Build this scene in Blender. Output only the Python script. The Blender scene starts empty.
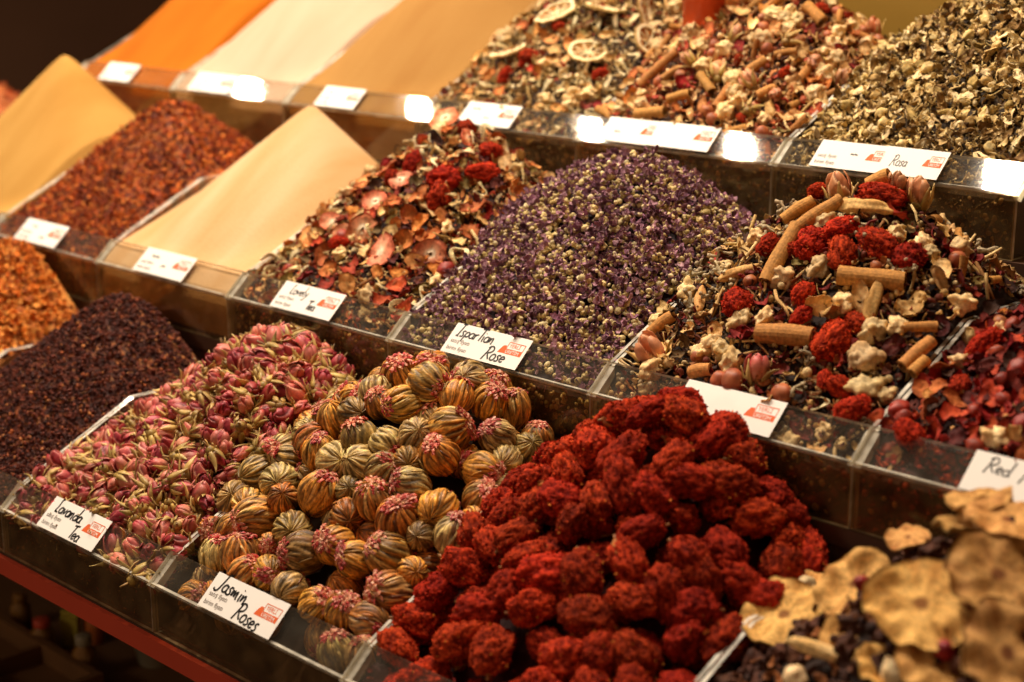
import bpy, math, random
import numpy as np
from mathutils import Matrix, Vector, noise

C = bpy.context.scene.collection
sc = bpy.context.scene
PI = math.pi
CZ = 1.45                                   # height of the eye above the floor

# ------------------------------------------------------------------ camera
F_PX, PITCH, YAW = 1626.6, 0.25164, 0.78317
Fw = np.array([-math.sin(YAW)*math.cos(PITCH), math.cos(YAW)*math.cos(PITCH), -math.sin(PITCH)])
Rt = np.array([math.cos(YAW), math.sin(YAW), 0.0])
Up = np.cross(Rt, Fw)
EYE = np.array([0, 0, CZ])
cam_d = bpy.data.cameras.new('camera')
cam = bpy.data.objects.new('camera', cam_d)
C.objects.link(cam)
cam.matrix_world = Matrix((( Rt[0], Up[0], -Fw[0], 0), (Rt[1], Up[1], -Fw[1], 0), (Rt[2], Up[2], -Fw[2], CZ), (0, 0, 0, 1)))
cam_d.sensor_width = 36.0
cam_d.lens = F_PX/1024*36.0
cam_d.clip_start = 0.05
cam_d.dof.use_dof = True
cam_d.dof.focus_distance = 1.09
cam_d.dof.aperture_fstop = 5.4
sc.camera = cam

def ray(px, py):
    d = Fw + Rt*(px-512)/F_PX - Up*(py-341)/F_PX
    return d/np.linalg.norm(d)

def project(P):
    P = np.asarray(P, float)-EYE
    z = P@Fw
    return np.stack([512+F_PX*(P@Rt)/z, 341-F_PX*(P@Up)/z], -1)

def at_y(px, py, y):
    d = ray(px, py)
    return EYE+d*y/d[1]

# ------------------------------------------------------------------ helpers
def lin(c):
    c = c/255.0
    return c/12.92 if c <= .04045 else ((c+.055)/1.055)**2.4

def S(r, g, b):
    return np.array([lin(r), lin(g), lin(b)])

def tag(o, label=None, cat=None, group=None, kind=None):
    if label: o['label'] = label
    if cat: o['category'] = cat
    if group: o['group'] = group
    if kind: o['kind'] = kind
    return o

def obj(name, mesh, parent=None):
    o = bpy.data.objects.new(name, mesh)
    C.objects.link(o)
    if parent: o.parent = parent
    return o

def empty(name, loc):
    o = bpy.data.objects.new(name, None)
    o.empty_display_size = .01
    C.objects.link(o)
    o.location = loc
    return o

class MB:
    """collects vertices, faces and colours; build() links them as one mesh object"""
    def __init__(s):
        s.V, s.F, s.M, s.K, s.n = [], [], [], [], 0
    def add(s, V, F, col=(1, 1, 1), m=0):
        V = np.asarray(V, float).reshape(-1, 3)
        c = np.asarray(col, float)
        if c.ndim == 1: c = np.tile(c, (len(V), 1))
        s.V.append(V); s.K.append(c)
        for f in F:
            s.F.append(tuple(int(i)+s.n for i in f)); s.M.append(m)
        s.n += len(V)
        return s
    def box(s, a, b, col=(1, 1, 1), m=0):
        (x0, y0, z0), (x1, y1, z1) = a, b
        V = [(x0,y0,z0),(x1,y0,z0),(x1,y1,z0),(x0,y1,z0),(x0,y0,z1),(x1,y0,z1),(x1,y1,z1),(x0,y1,z1)]
        return s.add(V, [(0,3,2,1),(4,5,6,7),(0,1,5,4),(1,2,6,5),(2,3,7,6),(3,0,4,7)], col, m)
    def prism(s, pts, axis, a, b, col=(1, 1, 1), m=0, mcap=None):
        """polygon pts extruded along axis (0 = x; pts are (y, z)); rims take m, caps take mcap"""
        n = len(pts); V = []
        for t in (a, b):
            for p in pts:
                V.append((t, p[0], p[1]) if axis == 0 else ((p[0], t, p[1]) if axis == 1 else (p[0], p[1], t)))
        s.add(V, [(i, (i+1) % n, n+(i+1) % n, n+i) for i in range(n)], col, m)
        s.add(V, [tuple(range(n))[::-1], tuple(range(n, 2*n))], col, m if mcap is None else mcap)
        return s
    def mesh(s, name, mats, smooth=False):
        me = bpy.data.meshes.new(name)
        V = np.concatenate(s.V); K = np.concatenate(s.K)
        me.from_pydata(V.tolist(), [], s.F)
        a = me.color_attributes.new('Col', 'FLOAT_COLOR', 'POINT')
        a.data.foreach_set('color', np.concatenate([K, np.ones((len(K), 1))], 1).astype(np.float32).ravel())
        for m in (mats if isinstance(mats, (list, tuple)) else [mats]): me.materials.append(m)
        me.polygons.foreach_set('material_index', np.array(s.M, np.int32))
        me.polygons.foreach_set('use_smooth', np.full(len(s.F), smooth))
        me.update()
        return me
    def build(s, name, mats, parent=None, smooth=False):
        return obj(name, s.mesh(name, mats, smooth), parent)

def fast_mesh(name, V, F, K, mats, smooth=False):
    """V (n,3), F (m,k) arrays, K (n,3)"""
    me = bpy.data.meshes.new(name)
    n, (m, k) = len(V), F.shape
    me.vertices.add(n); me.vertices.foreach_set('co', V.astype(np.float32).ravel())
    me.loops.add(m*k); me.loops.foreach_set('vertex_index', F.astype(np.int32).ravel())
    me.polygons.add(m)
    me.polygons.foreach_set('loop_start', np.arange(0, m*k, k, dtype=np.int32))
    me.polygons.foreach_set('use_smooth', np.full(m, smooth))
    a = me.color_attributes.new('Col', 'FLOAT_COLOR', 'POINT')
    a.data.foreach_set('color', np.concatenate([K, np.ones((n, 1))], 1).astype(np.float32).ravel())
    for x in (mats if isinstance(mats, (list, tuple)) else [mats]): me.materials.append(x)
    me.update(calc_edges=True); me.validate()
    return me

# ------------------------------------------------------------------ materials
def new_mat(name):
    m = bpy.data.materials.new(name); m.use_nodes = True
    nt = m.node_tree
    return m, nt, nt.nodes['Principled BSDF'], nt.links

def flat(name, col, rough=.6, noise_amt=.15, noise_scale=40, metallic=0, spec=.4, bump=0):
    m, nt, b, L = new_mat(name)
    tc = nt.nodes.new('ShaderNodeTexCoord')
    nz = nt.nodes.new('ShaderNodeTexNoise'); nz.inputs['Scale'].default_value = noise_scale; nz.inputs['Detail'].default_value = 5
    L.new(tc.outputs['Object'], nz.inputs['Vector'])
    mx = nt.nodes.new('ShaderNodeMix'); mx.data_type = 'RGBA'
    mx.inputs['A'].default_value = (*(np.array(col)*(1-noise_amt)), 1)
    mx.inputs['B'].default_value = (*np.minimum(np.array(col)*(1+noise_amt), 1), 1)
    L.new(nz.outputs['Fac'], mx.inputs['Factor']); L.new(mx.outputs['Result'], b.inputs['Base Color'])
    b.inputs['Roughness'].default_value = rough; b.inputs['Metallic'].default_value = metallic
    b.inputs['Specular IOR Level'].default_value = spec
    if bump:
        bp = nt.nodes.new('ShaderNodeBump'); bp.inputs['Strength'].default_value = bump; bp.inputs['Distance'].default_value = .001
        L.new(nz.outputs['Fac'], bp.inputs['Height']); L.new(bp.outputs['Normal'], b.inputs['Normal'])
    return m

def dried(name, rough=.75, scale=500, var=.25, hue=.02, mottle=.35, bump=.5, spec=.25, transl=0):
    """plant matter: its own colours, mottled, each copy a little different"""
    m, nt, b, L = new_mat(name)
    at = nt.nodes.new('ShaderNodeAttribute'); at.attribute_name = 'Col'
    oi = nt.nodes.new('ShaderNodeObjectInfo')
    tc = nt.nodes.new('ShaderNodeTexCoord')
    nz = nt.nodes.new('ShaderNodeTexNoise'); nz.inputs['Scale'].default_value = scale; nz.inputs['Detail'].default_value = 4
    L.new(tc.outputs['Object'], nz.inputs['Vector'])
    hs = nt.nodes.new('ShaderNodeHueSaturation')
    r1 = nt.nodes.new('ShaderNodeMapRange'); r1.inputs['To Min'].default_value = .5-hue; r1.inputs['To Max'].default_value = .5+hue
    L.new(oi.outputs['Random'], r1.inputs['Value']); L.new(r1.outputs['Result'], hs.inputs['Hue'])
    w = nt.nodes.new('ShaderNodeMath'); w.operation = 'MULTIPLY'; w.inputs[1].default_value = 7.31
    fr = nt.nodes.new('ShaderNodeMath'); fr.operation = 'FRACT'
    L.new(oi.outputs['Random'], w.inputs[0]); L.new(w.outputs[0], fr.inputs[0])
    r2 = nt.nodes.new('ShaderNodeMapRange'); r2.inputs['To Min'].default_value = 1-var; r2.inputs['To Max'].default_value = 1+var
    L.new(fr.outputs[0], r2.inputs['Value'])
    r3 = nt.nodes.new('ShaderNodeMapRange'); r3.inputs['From Min'].default_value = .3; r3.inputs['From Max'].default_value = .7
    r3.inputs['To Min'].default_value = 1-mottle; r3.inputs['To Max'].default_value = 1+mottle
    L.new(nz.outputs['Fac'], r3.inputs['Value'])
    mu = nt.nodes.new('ShaderNodeMath'); mu.operation = 'MULTIPLY'
    L.new(r2.outputs['Result'], mu.inputs[0]); L.new(r3.outputs['Result'], mu.inputs[1])
    L.new(mu.outputs[0], hs.inputs['Value']); L.new(at.outputs['Color'], hs.inputs['Color'])
    L.new(hs.outputs['Color'], b.inputs['Base Color'])
    b.inputs['Roughness'].default_value = rough; b.inputs['Specular IOR Level'].default_value = spec
    if bump:
        bp = nt.nodes.new('ShaderNodeBump'); bp.inputs['Strength'].default_value = bump; bp.inputs['Distance'].default_value = .0006
        L.new(nz.outputs['Fac'], bp.inputs['Height']); L.new(bp.outputs['Normal'], b.inputs['Normal'])
    return m

def powder(name, col, col2):
    m, nt, b, L = new_mat(name)
    tc = nt.nodes.new('ShaderNodeTexCoord')
    mp = nt.nodes.new('ShaderNodeMapping'); mp.inputs['Scale'].default_value = (26, 7, 5)
    n1 = nt.nodes.new('ShaderNodeTexNoise'); n1.inputs['Scale'].default_value = 1; n1.inputs['Detail'].default_value = 6
    n2 = nt.nodes.new('ShaderNodeTexNoise'); n2.inputs['Scale'].default_value = 420; n2.inputs['Detail'].default_value = 3
    L.new(tc.outputs['Object'], mp.inputs['Vector']); L.new(mp.outputs['Vector'], n1.inputs['Vector']); L.new(tc.outputs['Object'], n2.inputs['Vector'])
    mx = nt.nodes.new('ShaderNodeMix'); mx.data_type = 'RGBA'
    cr = nt.nodes.new('ShaderNodeMapRange'); cr.inputs['From Min'].default_value = .35; cr.inputs['From Max'].default_value = .7
    L.new(n1.outputs['Fac'], cr.inputs['Value']); L.new(cr.outputs['Result'], mx.inputs['Factor'])
    mx.inputs['A'].default_value = (*col, 1); mx.inputs['B'].default_value = (*col2, 1)
    L.new(mx.outputs['Result'], b.inputs['Base Color'])
    b.inputs['Roughness'].default_value = .95; b.inputs['Specular IOR Level'].default_value = .1
    bp = nt.nodes.new('ShaderNodeBump'); bp.inputs['Strength'].default_value = .45; bp.inputs['Distance'].default_value = .0012
    ad = nt.nodes.new('ShaderNodeMath'); ad.operation = 'ADD'
    L.new(n1.outputs['Fac'], ad.inputs[0]); L.new(n2.outputs['Fac'], ad.inputs[1])
    L.new(ad.outputs[0], bp.inputs['Height']); L.new(bp.outputs['Normal'], b.inputs['Normal'])
    return m

def acrylic(name, tint, haze, rough, body=(.8, .75, .62)):
    """clear sheet: see-through with mirror-like Fresnel shine and a little haze"""
    m, nt, b, L = new_mat(name)
    nt.nodes.remove(b)
    out = nt.nodes['Material Output']
    tr = nt.nodes.new('ShaderNodeBsdfTransparent'); tr.inputs['Color'].default_value = (*tint, 1)
    gl = nt.nodes.new('ShaderNodeBsdfGlossy'); gl.inputs['Roughness'].default_value = rough
    df = nt.nodes.new('ShaderNodeBsdfDiffuse'); df.inputs['Color'].default_value = (*body, 1)
    fr = nt.nodes.new('ShaderNodeFresnel'); fr.inputs['IOR'].default_value = 1.49
    ge = nt.nodes.new('ShaderNodeNewGeometry'); mi = nt.nodes.new('ShaderNodeMapRange')
    mi.inputs['To Min'].default_value = 1.49; mi.inputs['To Max'].default_value = 1/1.49   # thin sheet: both faces shine alike
    L.new(ge.outputs['Backfacing'], mi.inputs['Value']); L.new(mi.outputs['Result'], fr.inputs['IOR'])
    m1 = nt.nodes.new('ShaderNodeMixShader'); m1.inputs[0].default_value = haze
    m2 = nt.nodes.new('ShaderNodeMixShader')
    # smudges make the haze uneven
    tc = nt.nodes.new('ShaderNodeTexCoord'); nz = nt.nodes.new('ShaderNodeTexNoise'); nz.inputs['Scale'].default_value = 60
    L.new(tc.outputs['Object'], nz.inputs['Vector'])
    mr = nt.nodes.new('ShaderNodeMapRange'); mr.inputs['From Min'].default_value = .35; mr.inputs['From Max'].default_value = .75
    mr.inputs['To Min'].default_value = haze*.5; mr.inputs['To Max'].default_value = min(haze*1.8, 1)
    L.new(nz.outputs['Fac'], mr.inputs['Value']); L.new(mr.outputs['Result'], m1.inputs[0])
    L.new(tr.outputs[0], m1.inputs[1]); L.new(df.outputs[0], m1.inputs[2])
    L.new(fr.outputs[0], m2.inputs[0]); L.new(m1.outputs[0], m2.inputs[1]); L.new(gl.outputs[0], m2.inputs[2])
    L.new(m2.outputs[0], out.inputs['Surface'])
    return m

M_CLEAR = acrylic('clear_acrylic', (.992, .988, .97), .014, .03)
M_SHADE_TINT = acrylic('shade_tinted_acrylic', (.76, .66, .50), .08, .05, (.60, .40, .18))  # shade on the clear bin fronts is put into this brown tint
M_EDGE = acrylic('acrylic_edge', (.78, .75, .66), .58, .12, (.95, .9, .78))
M_DRY = dried('dried_plant', hue=.007)
M_SHINE = dried('dried_skin', rough=.5, scale=300, var=.2, hue=.007, mottle=.25, bump=.3, spec=.4)
M_BALL = dried('tea_leaf_strands', rough=.48, scale=420, var=.22, hue=.01, mottle=.4, bump=.5, spec=.35)
M_RED = dried('red_bloom', rough=.9, scale=900, var=.25, hue=.004, mottle=.45, bump=.8, spec=.1)
M_MIX = dried('dried_mix', rough=.7, scale=500, var=.0, hue=.0, mottle=.3, bump=.4, spec=.25)
M_PAPER = flat('card_paper', S(246, 242, 236), .7, .02, 200)
M_INK = flat('black_ink', S(18, 15, 14), .5, .05)
M_GREY = flat('grey_print', S(110, 95, 85), .7, .05)
M_LOGO = flat('orange_print', S(226, 98, 40), .7, .05)
M_RACK = flat('dark_rack', S(80, 54, 38), .55, .3, 12)
M_REDTRIM = flat('red_trim', S(200, 74, 48), .5, .12, 20)
M_DARKWALL = flat('dark_wall', S(128, 94, 70), .85, .2, 3)
M_OLIVE = flat('olive_wall', S(150, 116, 38), .6, .12, 3)
M_FLOOR = flat('stone_floor', S(70, 52, 40), .6, .25, 8)
M_WOOD = flat('shelf_wood', S(120, 82, 46), .6, .3, 18)

# ------------------------------------------------------------------ the stepped bins
W = .2
YO = dict(B=.5409, M=.7537, T=.9993)
ZO = dict(B=CZ-.4214, M=CZ-.2938, T=CZ-.1733)
X0 = dict(B=-1.0761, M=-1.2789, T=-1.5196)
WALL = dict(B=.0365, M=.041, T=.0475)
YB = dict(B=.7487, M=.9943, T=1.238)
LY, LZ = .0177, .0168
LL = math.hypot(LY, LZ)

def smax(a, b, k=.006):
    h = np.clip(.5+.5*(a-b)/k, 0, 1)
    return b*(1-h)+a*h+k*h*(1-h)

class Bin:
    def __init__(s, row, k, ax=.5, ay=None, az=None, kx=(.8, .8), ky=(.8, .9), p=2.2, tip=.006, fill=.40, fend=.09, lip_drop=.0052, rough=0):
        s.row, s.k = row, k
        s.x0 = X0[row]+k*W; s.x1 = s.x0+W; s.xc = s.x0+W/2
        s.yo, s.zo = YO[row], ZO[row]
        s.yi, s.zi = s.yo+LY, s.zo+LZ
        s.yb = YB[row]; s.zf = s.zo-WALL[row]
        s.ax = s.x0+ax*W
        s.ay = s.yi+(ay if ay is not None else .15)
        s.az = s.zi+(az if az is not None else .118)
        g = ((s.az-s.zi+tip+.006)**p-tip**p)**(1/p)/(s.ay-s.yi)      # the slope that runs out exactly at the clear lip
        s.kx, s.ky, s.p, s.tip, s.fill, s.fend, s.lip_drop, s.rough = kx, (g, ky[1]), p, tip, fill, fend, lip_drop, rough
    def h(s, x, y):
        x = np.asarray(x, float); y = np.asarray(y, float)
        dx = x-s.ax; dy = y-s.ay
        gx = np.where(dx < 0, s.kx[0], s.kx[1])*np.abs(dx)
        gy = np.where(dy < 0, s.ky[0], s.ky[1])*np.abs(dy)
        c = s.az+s.tip-(gx**s.p+gy**s.p+s.tip**s.p)**(1/s.p)
        t = y-s.yi
        f = s.zi-s.lip_drop+s.fill*np.minimum(t, s.fend)-.7*np.maximum(t-s.fend, 0)
        z = smax(c, f)
        if s.rough:
            z = z+s.rough*(np.sin(x*61+y*23+s.k)*np.sin(y*47-x*31+2*s.k)+.6*np.sin(x*120+1.3)*np.sin(y*133+s.k))
        lip = s.zo+(y-s.yo)*LZ/LY-s.lip_drop
        z = np.where(y < s.yi+.004, np.minimum(z, lip), z)
        return np.maximum(z, s.zf+.006)
    def normal(s, x, y, e=.002):
        n = np.array([s.h(x-e, y)-s.h(x+e, y), s.h(x, y-e)-s.h(x, y+e), np.full_like(np.asarray(x, float), 2*e)])
        return (n/np.linalg.norm(n, axis=0)).T
    def core(s, name, mat, sink=0., res=70, g=.0045, col=(1, 1, 1), inset_front=.004):
        """the heap itself, filled down to the floor of the bin"""
        xs = np.linspace(s.x0+g, s.x1-g, res); ys = np.linspace(s.yo+inset_front, s.yb-.004, res)
        X, Y = np.meshgrid(xs, ys)
        Z = np.maximum(s.h(X, Y)-sink, s.zf+.005)
        V = np.stack([X, Y, Z], -1).reshape(-1, 3)
        I = np.arange(res*res).reshape(res, res)
        Fq = np.stack([I[:-1, :-1], I[:-1, 1:], I[1:, 1:], I[1:, :-1]], -1).reshape(-1, 4)
        rim = np.concatenate([I[0, :], I[1:, -1], I[-1, -2::-1], I[-2:0:-1, 0]])
        B = V[rim].copy(); B[:, 2] = s.zf+.003
        o = len(V); n = len(rim)
        j = np.arange(n); j2 = (j+1) % n
        Fs = np.stack([rim[j], o+j, o+j2, rim[j2]], -1)
        me = fast_mesh(name, np.concatenate([V, B]), np.concatenate([Fq, Fs]), np.tile(np.array(col, float), (len(V)+n, 1)), mat, True)
        return obj(name, me)

# heaps, apex measured off the photograph
HB = {
 -2: Bin('B', -2, .5, .165, .118, tip=.01),
 -1: Bin('B', -1, .5, .155, .100, tip=.012),
  0: Bin('B', 0, .56, .165, .104, kx=(.72, .7), ky=(.72, .9), tip=.014, fend=.12),
  1: Bin('B', 1, .50, .150, .121, kx=(.70, .78), ky=(.78, .9), tip=.02, fend=.12, fill=.44),
  2: Bin('B', 2, .49, .165, .131, kx=(.72, 1.04), ky=(.76, .9), tip=.02, fend=.13, fill=.48),
  3: Bin('B', 3, .62, .150, .118, kx=(.85, .8), ky=(.66, .9), tip=.02, fend=.12, fill=.40)}
HM = {
 -3: Bin('M', -3, .5, .150, .100, tip=.012),
 -2: Bin('M', -2, .5, .138, .140, kx=(.82, .86), ky=(.88, 1.1), tip=.005),
 -1: Bin('M', -1, .5, .140, .105, kx=(.74, .74), ky=(.74, .9), tip=.016),
  0: Bin('M', 0, .5, .154, .1155, kx=(.80, .84), ky=(.76, 1.1), tip=.004),
  1: Bin('M', 1, .48, .157, .112, kx=(.72, .76), ky=(.72, 1.0), tip=.016, fend=.11),
  2: Bin('M', 2, .48, .145, .110, kx=(.68, .78), ky=(.76, 1.0), tip=.028, fend=.12),
  3: Bin('M', 3, .5, .136, .104, kx=(.74, .78), ky=(.74, 1.0), tip=.03, fend=.12),
  4: Bin('M', 4, .62, .15, .080, kx=(.55, .7), ky=(.52, 1.0), tip=.03, fend=.12, fill=.42),
  5: Bin('M', 5, .5, .14, .09)}
HT = {
 -1: Bin('T', -1, .5, .16, .14, kx=(.85, .7), ky=(.85, 1), tip=.006, fend=.13, fill=.46),
  0: Bin('T', 0, .5, .16, .14, kx=(.8, .8), ky=(.85, 1), tip=.006, fend=.15, fill=.5),
  1: Bin('T', 1, .5, .16, .14, kx=(.8, .8), ky=(.85, 1), tip=.006, fend=.15, fill=.5),
  2: Bin('T', 2, .52, .15, .118, kx=(.66, .7), ky=(.76, 1), tip=.02, fend=.13, fill=.46),
  3: Bin('T', 3, .42, .14, .11, kx=(.7, .74), ky=(.74, 1), tip=.02, fend=.13, fill=.44),
  4: Bin('T', 4, .62, .15, .125, kx=(.66, .75), ky=(.76, 1), tip=.02, fend=.12),
  5: Bin('T', 5, .5, .15, .11)}

def hit(px, py, bins, off=0.):
    """where the line of sight through a spot of the photograph meets the heap's surface"""
    d = ray(px, py)
    t = np.arange(.55, 2.3, .001)
    P = EYE+d*t[:, None]
    H = np.full(len(t), -9.)
    for b in bins:
        ok = (P[:, 1] > b.yo) & (P[:, 1] < b.yb) & (P[:, 0] > b.x0-.03) & (P[:, 0] < b.x1+.03)
        H = np.where(ok, np.maximum(H, b.h(P[:, 0], P[:, 1])+off), H)
    i = np.nonzero(P[:, 2] < H)[0]
    if len(i) == 0:
        z = np.where(H > 0, P[:, 2]-H, 9.)
        j = int(np.argmin(z))
        if z[j] > .03: return None
        return P[j]
    return P[i[0]]

def visible(P, N, margin=45, face=-.3):
    uv = project(P)
    ok = (uv[:, 0] > -margin) & (uv[:, 0] < 1024+margin) & (uv[:, 1] > -margin) & (uv[:, 1] < 682+margin)
    v = P-EYE; v /= np.linalg.norm(v, axis=1)[:, None]
    return ok & ((N*v).sum(1) < -face)

def sample(b, n, rng, sep, seeds=(), seed_sep=0., off=0., under_lip=True, face=-.25, margin=45, tries=14, edge=.004):
    """spots spread over the heap with at least sep between them; returns positions and normals"""
    taken = [np.asarray(q) for q in seeds]
    tr = [seed_sep]*len(taken)
    out = []
    cand = n*tries
    x = rng.uniform(b.x0+edge, b.x1-edge, cand)
    y = rng.uniform(b.yo+.006 if under_lip else b.yi+.003, b.yb-.01, cand)
    N = b.normal(x, y)
    keep = rng.uniform(0, 1, cand) < (.62/np.maximum(N[:, 2], .3))
    x, y, N = x[keep], y[keep], N[keep]
    P = np.stack([x, y, b.h(x, y)], -1)+N*off
    ok = visible(P, N, margin, face)
    P, N = P[ok], N[ok]
    T = np.array(taken) if taken else np.zeros((0, 3)); TR = np.array(tr)
    res = []; idx = []
    for i in range(len(P)):
        if len(T) and np.any(np.linalg.norm(T-P[i], axis=1) < TR+sep*.5): continue
        if res and np.min(np.linalg.norm(np.array(res)-P[i], axis=1)) < sep: continue
        res.append(P[i]); idx.append(i)
        if len(res) >= n: break
    if not res: return np.zeros((0, 3)), np.zeros((0, 3))
    return np.array(res), N[idx]

def rotm(rng, n=None, spread=1.0, axis_up=True):
    """random turn; with n, local z leans to n within spread"""
    if n is None:
        q = rng.normal(size=4); q /= np.linalg.norm(q)
        w, x, y, z = q
        return np.array([[1-2*(y*y+z*z), 2*(x*y-z*w), 2*(x*z+y*w)], [2*(x*y+z*w), 1-2*(x*x+z*z), 2*(y*z-x*w)], [2*(x*z-y*w), 2*(y*z+x*w), 1-2*(x*x+y*y)]])
    z = np.asarray(n)+rng.normal(size=3)*spread*.5
    z /= np.linalg.norm(z)
    return basis(z, rng.uniform(0, 2*PI))

def basis(z, roll=0.):
    z = np.asarray(z, float)/np.linalg.norm(z)
    a = np.array([0, 0, 1.]) if abs(z[2]) < .9 else np.array([1., 0, 0])
    x = np.cross(a, z); x /= np.linalg.norm(x); y = np.cross(z, x)
    x2 = math.cos(roll)*x+math.sin(roll)*y; y2 = np.cross(z, x2)
    return np.stack([x2, y2, z], 1)

def basis_x(x, n):
    x = np.asarray(x, float)/np.linalg.norm(x)
    z = n-x*(n@x); z /= np.linalg.norm(z)
    return np.stack([x, np.cross(z, x), z], 1)

def place(o, P, R, s=1.0):
    M = Matrix.Identity(4)
    for i in range(3):
        for j in range(3): M[i][j] = R[i][j]*(s if np.isscalar(s) else s[j])
        M[i][3] = P[i]
    o.matrix_basis = M
    return o

# ------------------------------------------------------------------ shapes of single pieces
def nz3(p, sc_, seed):
    return noise.noise(Vector((p[0]*sc_+seed*3.1, p[1]*sc_-seed*1.7, p[2]*sc_+seed*.9)))

_ico = {}
def ico(sub):
    if sub in _ico: return _ico[sub]
    t = (1+5**.5)/2
    V = [(-1,t,0),(1,t,0),(-1,-t,0),(1,-t,0),(0,-1,t),(0,1,t),(0,-1,-t),(0,1,-t),(t,0,-1),(t,0,1),(-t,0,-1),(-t,0,1)]
    V = [np.array(v)/np.linalg.norm(v) for v in V]
    F = [(0,11,5),(0,5,1),(0,1,7),(0,7,10),(0,10,11),(1,5,9),(5,11,4),(11,10,2),(10,7,6),(7,1,8),(3,9,4),(3,4,2),(3,2,6),(3,6,8),(3,8,9),(4,9,5),(2,4,11),(6,2,10),(8,6,7),(9,8,1)]
    for _ in range(sub):
        mid = {}; F2 = []
        def m(a, b):
            k = (min(a, b), max(a, b))
            if k not in mid:
                v = V[a]+V[b]; V.append(v/np.linalg.norm(v)); mid[k] = len(V)-1
            return mid[k]
        for a, b, c in F:
            ab, bc, ca = m(a, b), m(b, c), m(c, a)
            F2 += [(a, ab, ca), (b, bc, ab), (c, ca, bc), (ab, bc, ca)]
        F = F2
    _ico[sub] = (np.array(V), np.array(F))
    return _ico[sub]

def lump(mb, size, seed, amp=.25, freq=1.6, col=(1, 1, 1), col2=None, sub=2, m=0, off=(0, 0, 0), amp2=0, R=None):
    V, F = ico(sub)
    size = np.array(size if not np.isscalar(size) else (size,)*3)
    out = []; cc = []
    for v in V:
        a = nz3(v, freq, seed); b = nz3(v, freq*3.3, seed+5)
        r = 1+amp*a*1.6+amp2*b
        out.append(v*r*size)
        t = np.clip(.5+a+.5*b, 0, 1)
        cc.append(np.array(col)*(1-t)+np.array(col if col2 is None else col2)*t)
    out = np.array(out)
    if R is not None: out = out@np.asarray(R).T
    mb.add(out+np.array(off), F, np.array(cc), m)
    return mb

def strip(mb, path, width, thick, up=None, col=(1, 1, 1), col2=None, m=0, twist=None):
    """closed ribbon of rectangular section along a path"""
    path = np.array(path, float); n = len(path)
    width = np.broadcast_to(np.asarray(width, float), (n,)); thick = np.broadcast_to(np.asarray(thick, float), (n,))
    T = np.gradient(path, axis=0); T /= np.linalg.norm(T, axis=1)[:, None]+1e-12
    up = np.array([0, 0, 1.]) if up is None else np.asarray(up, float)
    V = []; K = []
    for i in range(n):
        u = up if up.ndim == 1 else up[i]
        s_ = np.cross(T[i], u); s_ /= np.linalg.norm(s_)+1e-9
        u2 = np.cross(s_, T[i])
        if twist is not None:
            a = twist[i]; s_, u2 = math.cos(a)*s_+math.sin(a)*u2, -math.sin(a)*s_+math.cos(a)*u2
        for a, b in ((-1, -1), (1, -1), (1, 1), (-1, 1)):
            V.append(path[i]+s_*a*width[i]/2+u2*b*thick[i]/2)
            t = i/(n-1)
            K.append(np.array(col)*(1-t)+np.array(col if col2 is None else col2)*t)
    F = []
    for i in range(n-1):
        for j in range(4):
            F.append((4*i+j, 4*i+(j+1) % 4, 4*i+4+(j+1) % 4, 4*i+4+j))
    F += [(3, 2, 1, 0), (4*n-4, 4*n-3, 4*n-2, 4*n-1)]
    mb.add(V, F, np.array(K), m)
    return mb

def tube(mb, path, rad, seg=8, col=(1, 1, 1), m=0):
    path = np.array(path, float); n = len(path)
    rad = np.broadcast_to(np.asarray(rad, float), (n,))
    T = np.gradient(path, axis=0)
    V = []
    for i in range(n):
        B = basis(T[i]); 
        for j in range(seg):
            a = 2*PI*j/seg; V.append(path[i]+rad[i]*(math.cos(a)*B[:, 0]+math.sin(a)*B[:, 1]))
    F = [(i*seg+j, i*seg+(j+1) % seg, (i+1)*seg+(j+1) % seg, (i+1)*seg+j) for i in range(n-1) for j in range(seg)]
    F += [tuple(range(seg))[::-1], tuple(range((n-1)*seg, n*seg))]
    mb.add(V, F, col, m)
    return mb

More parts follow.
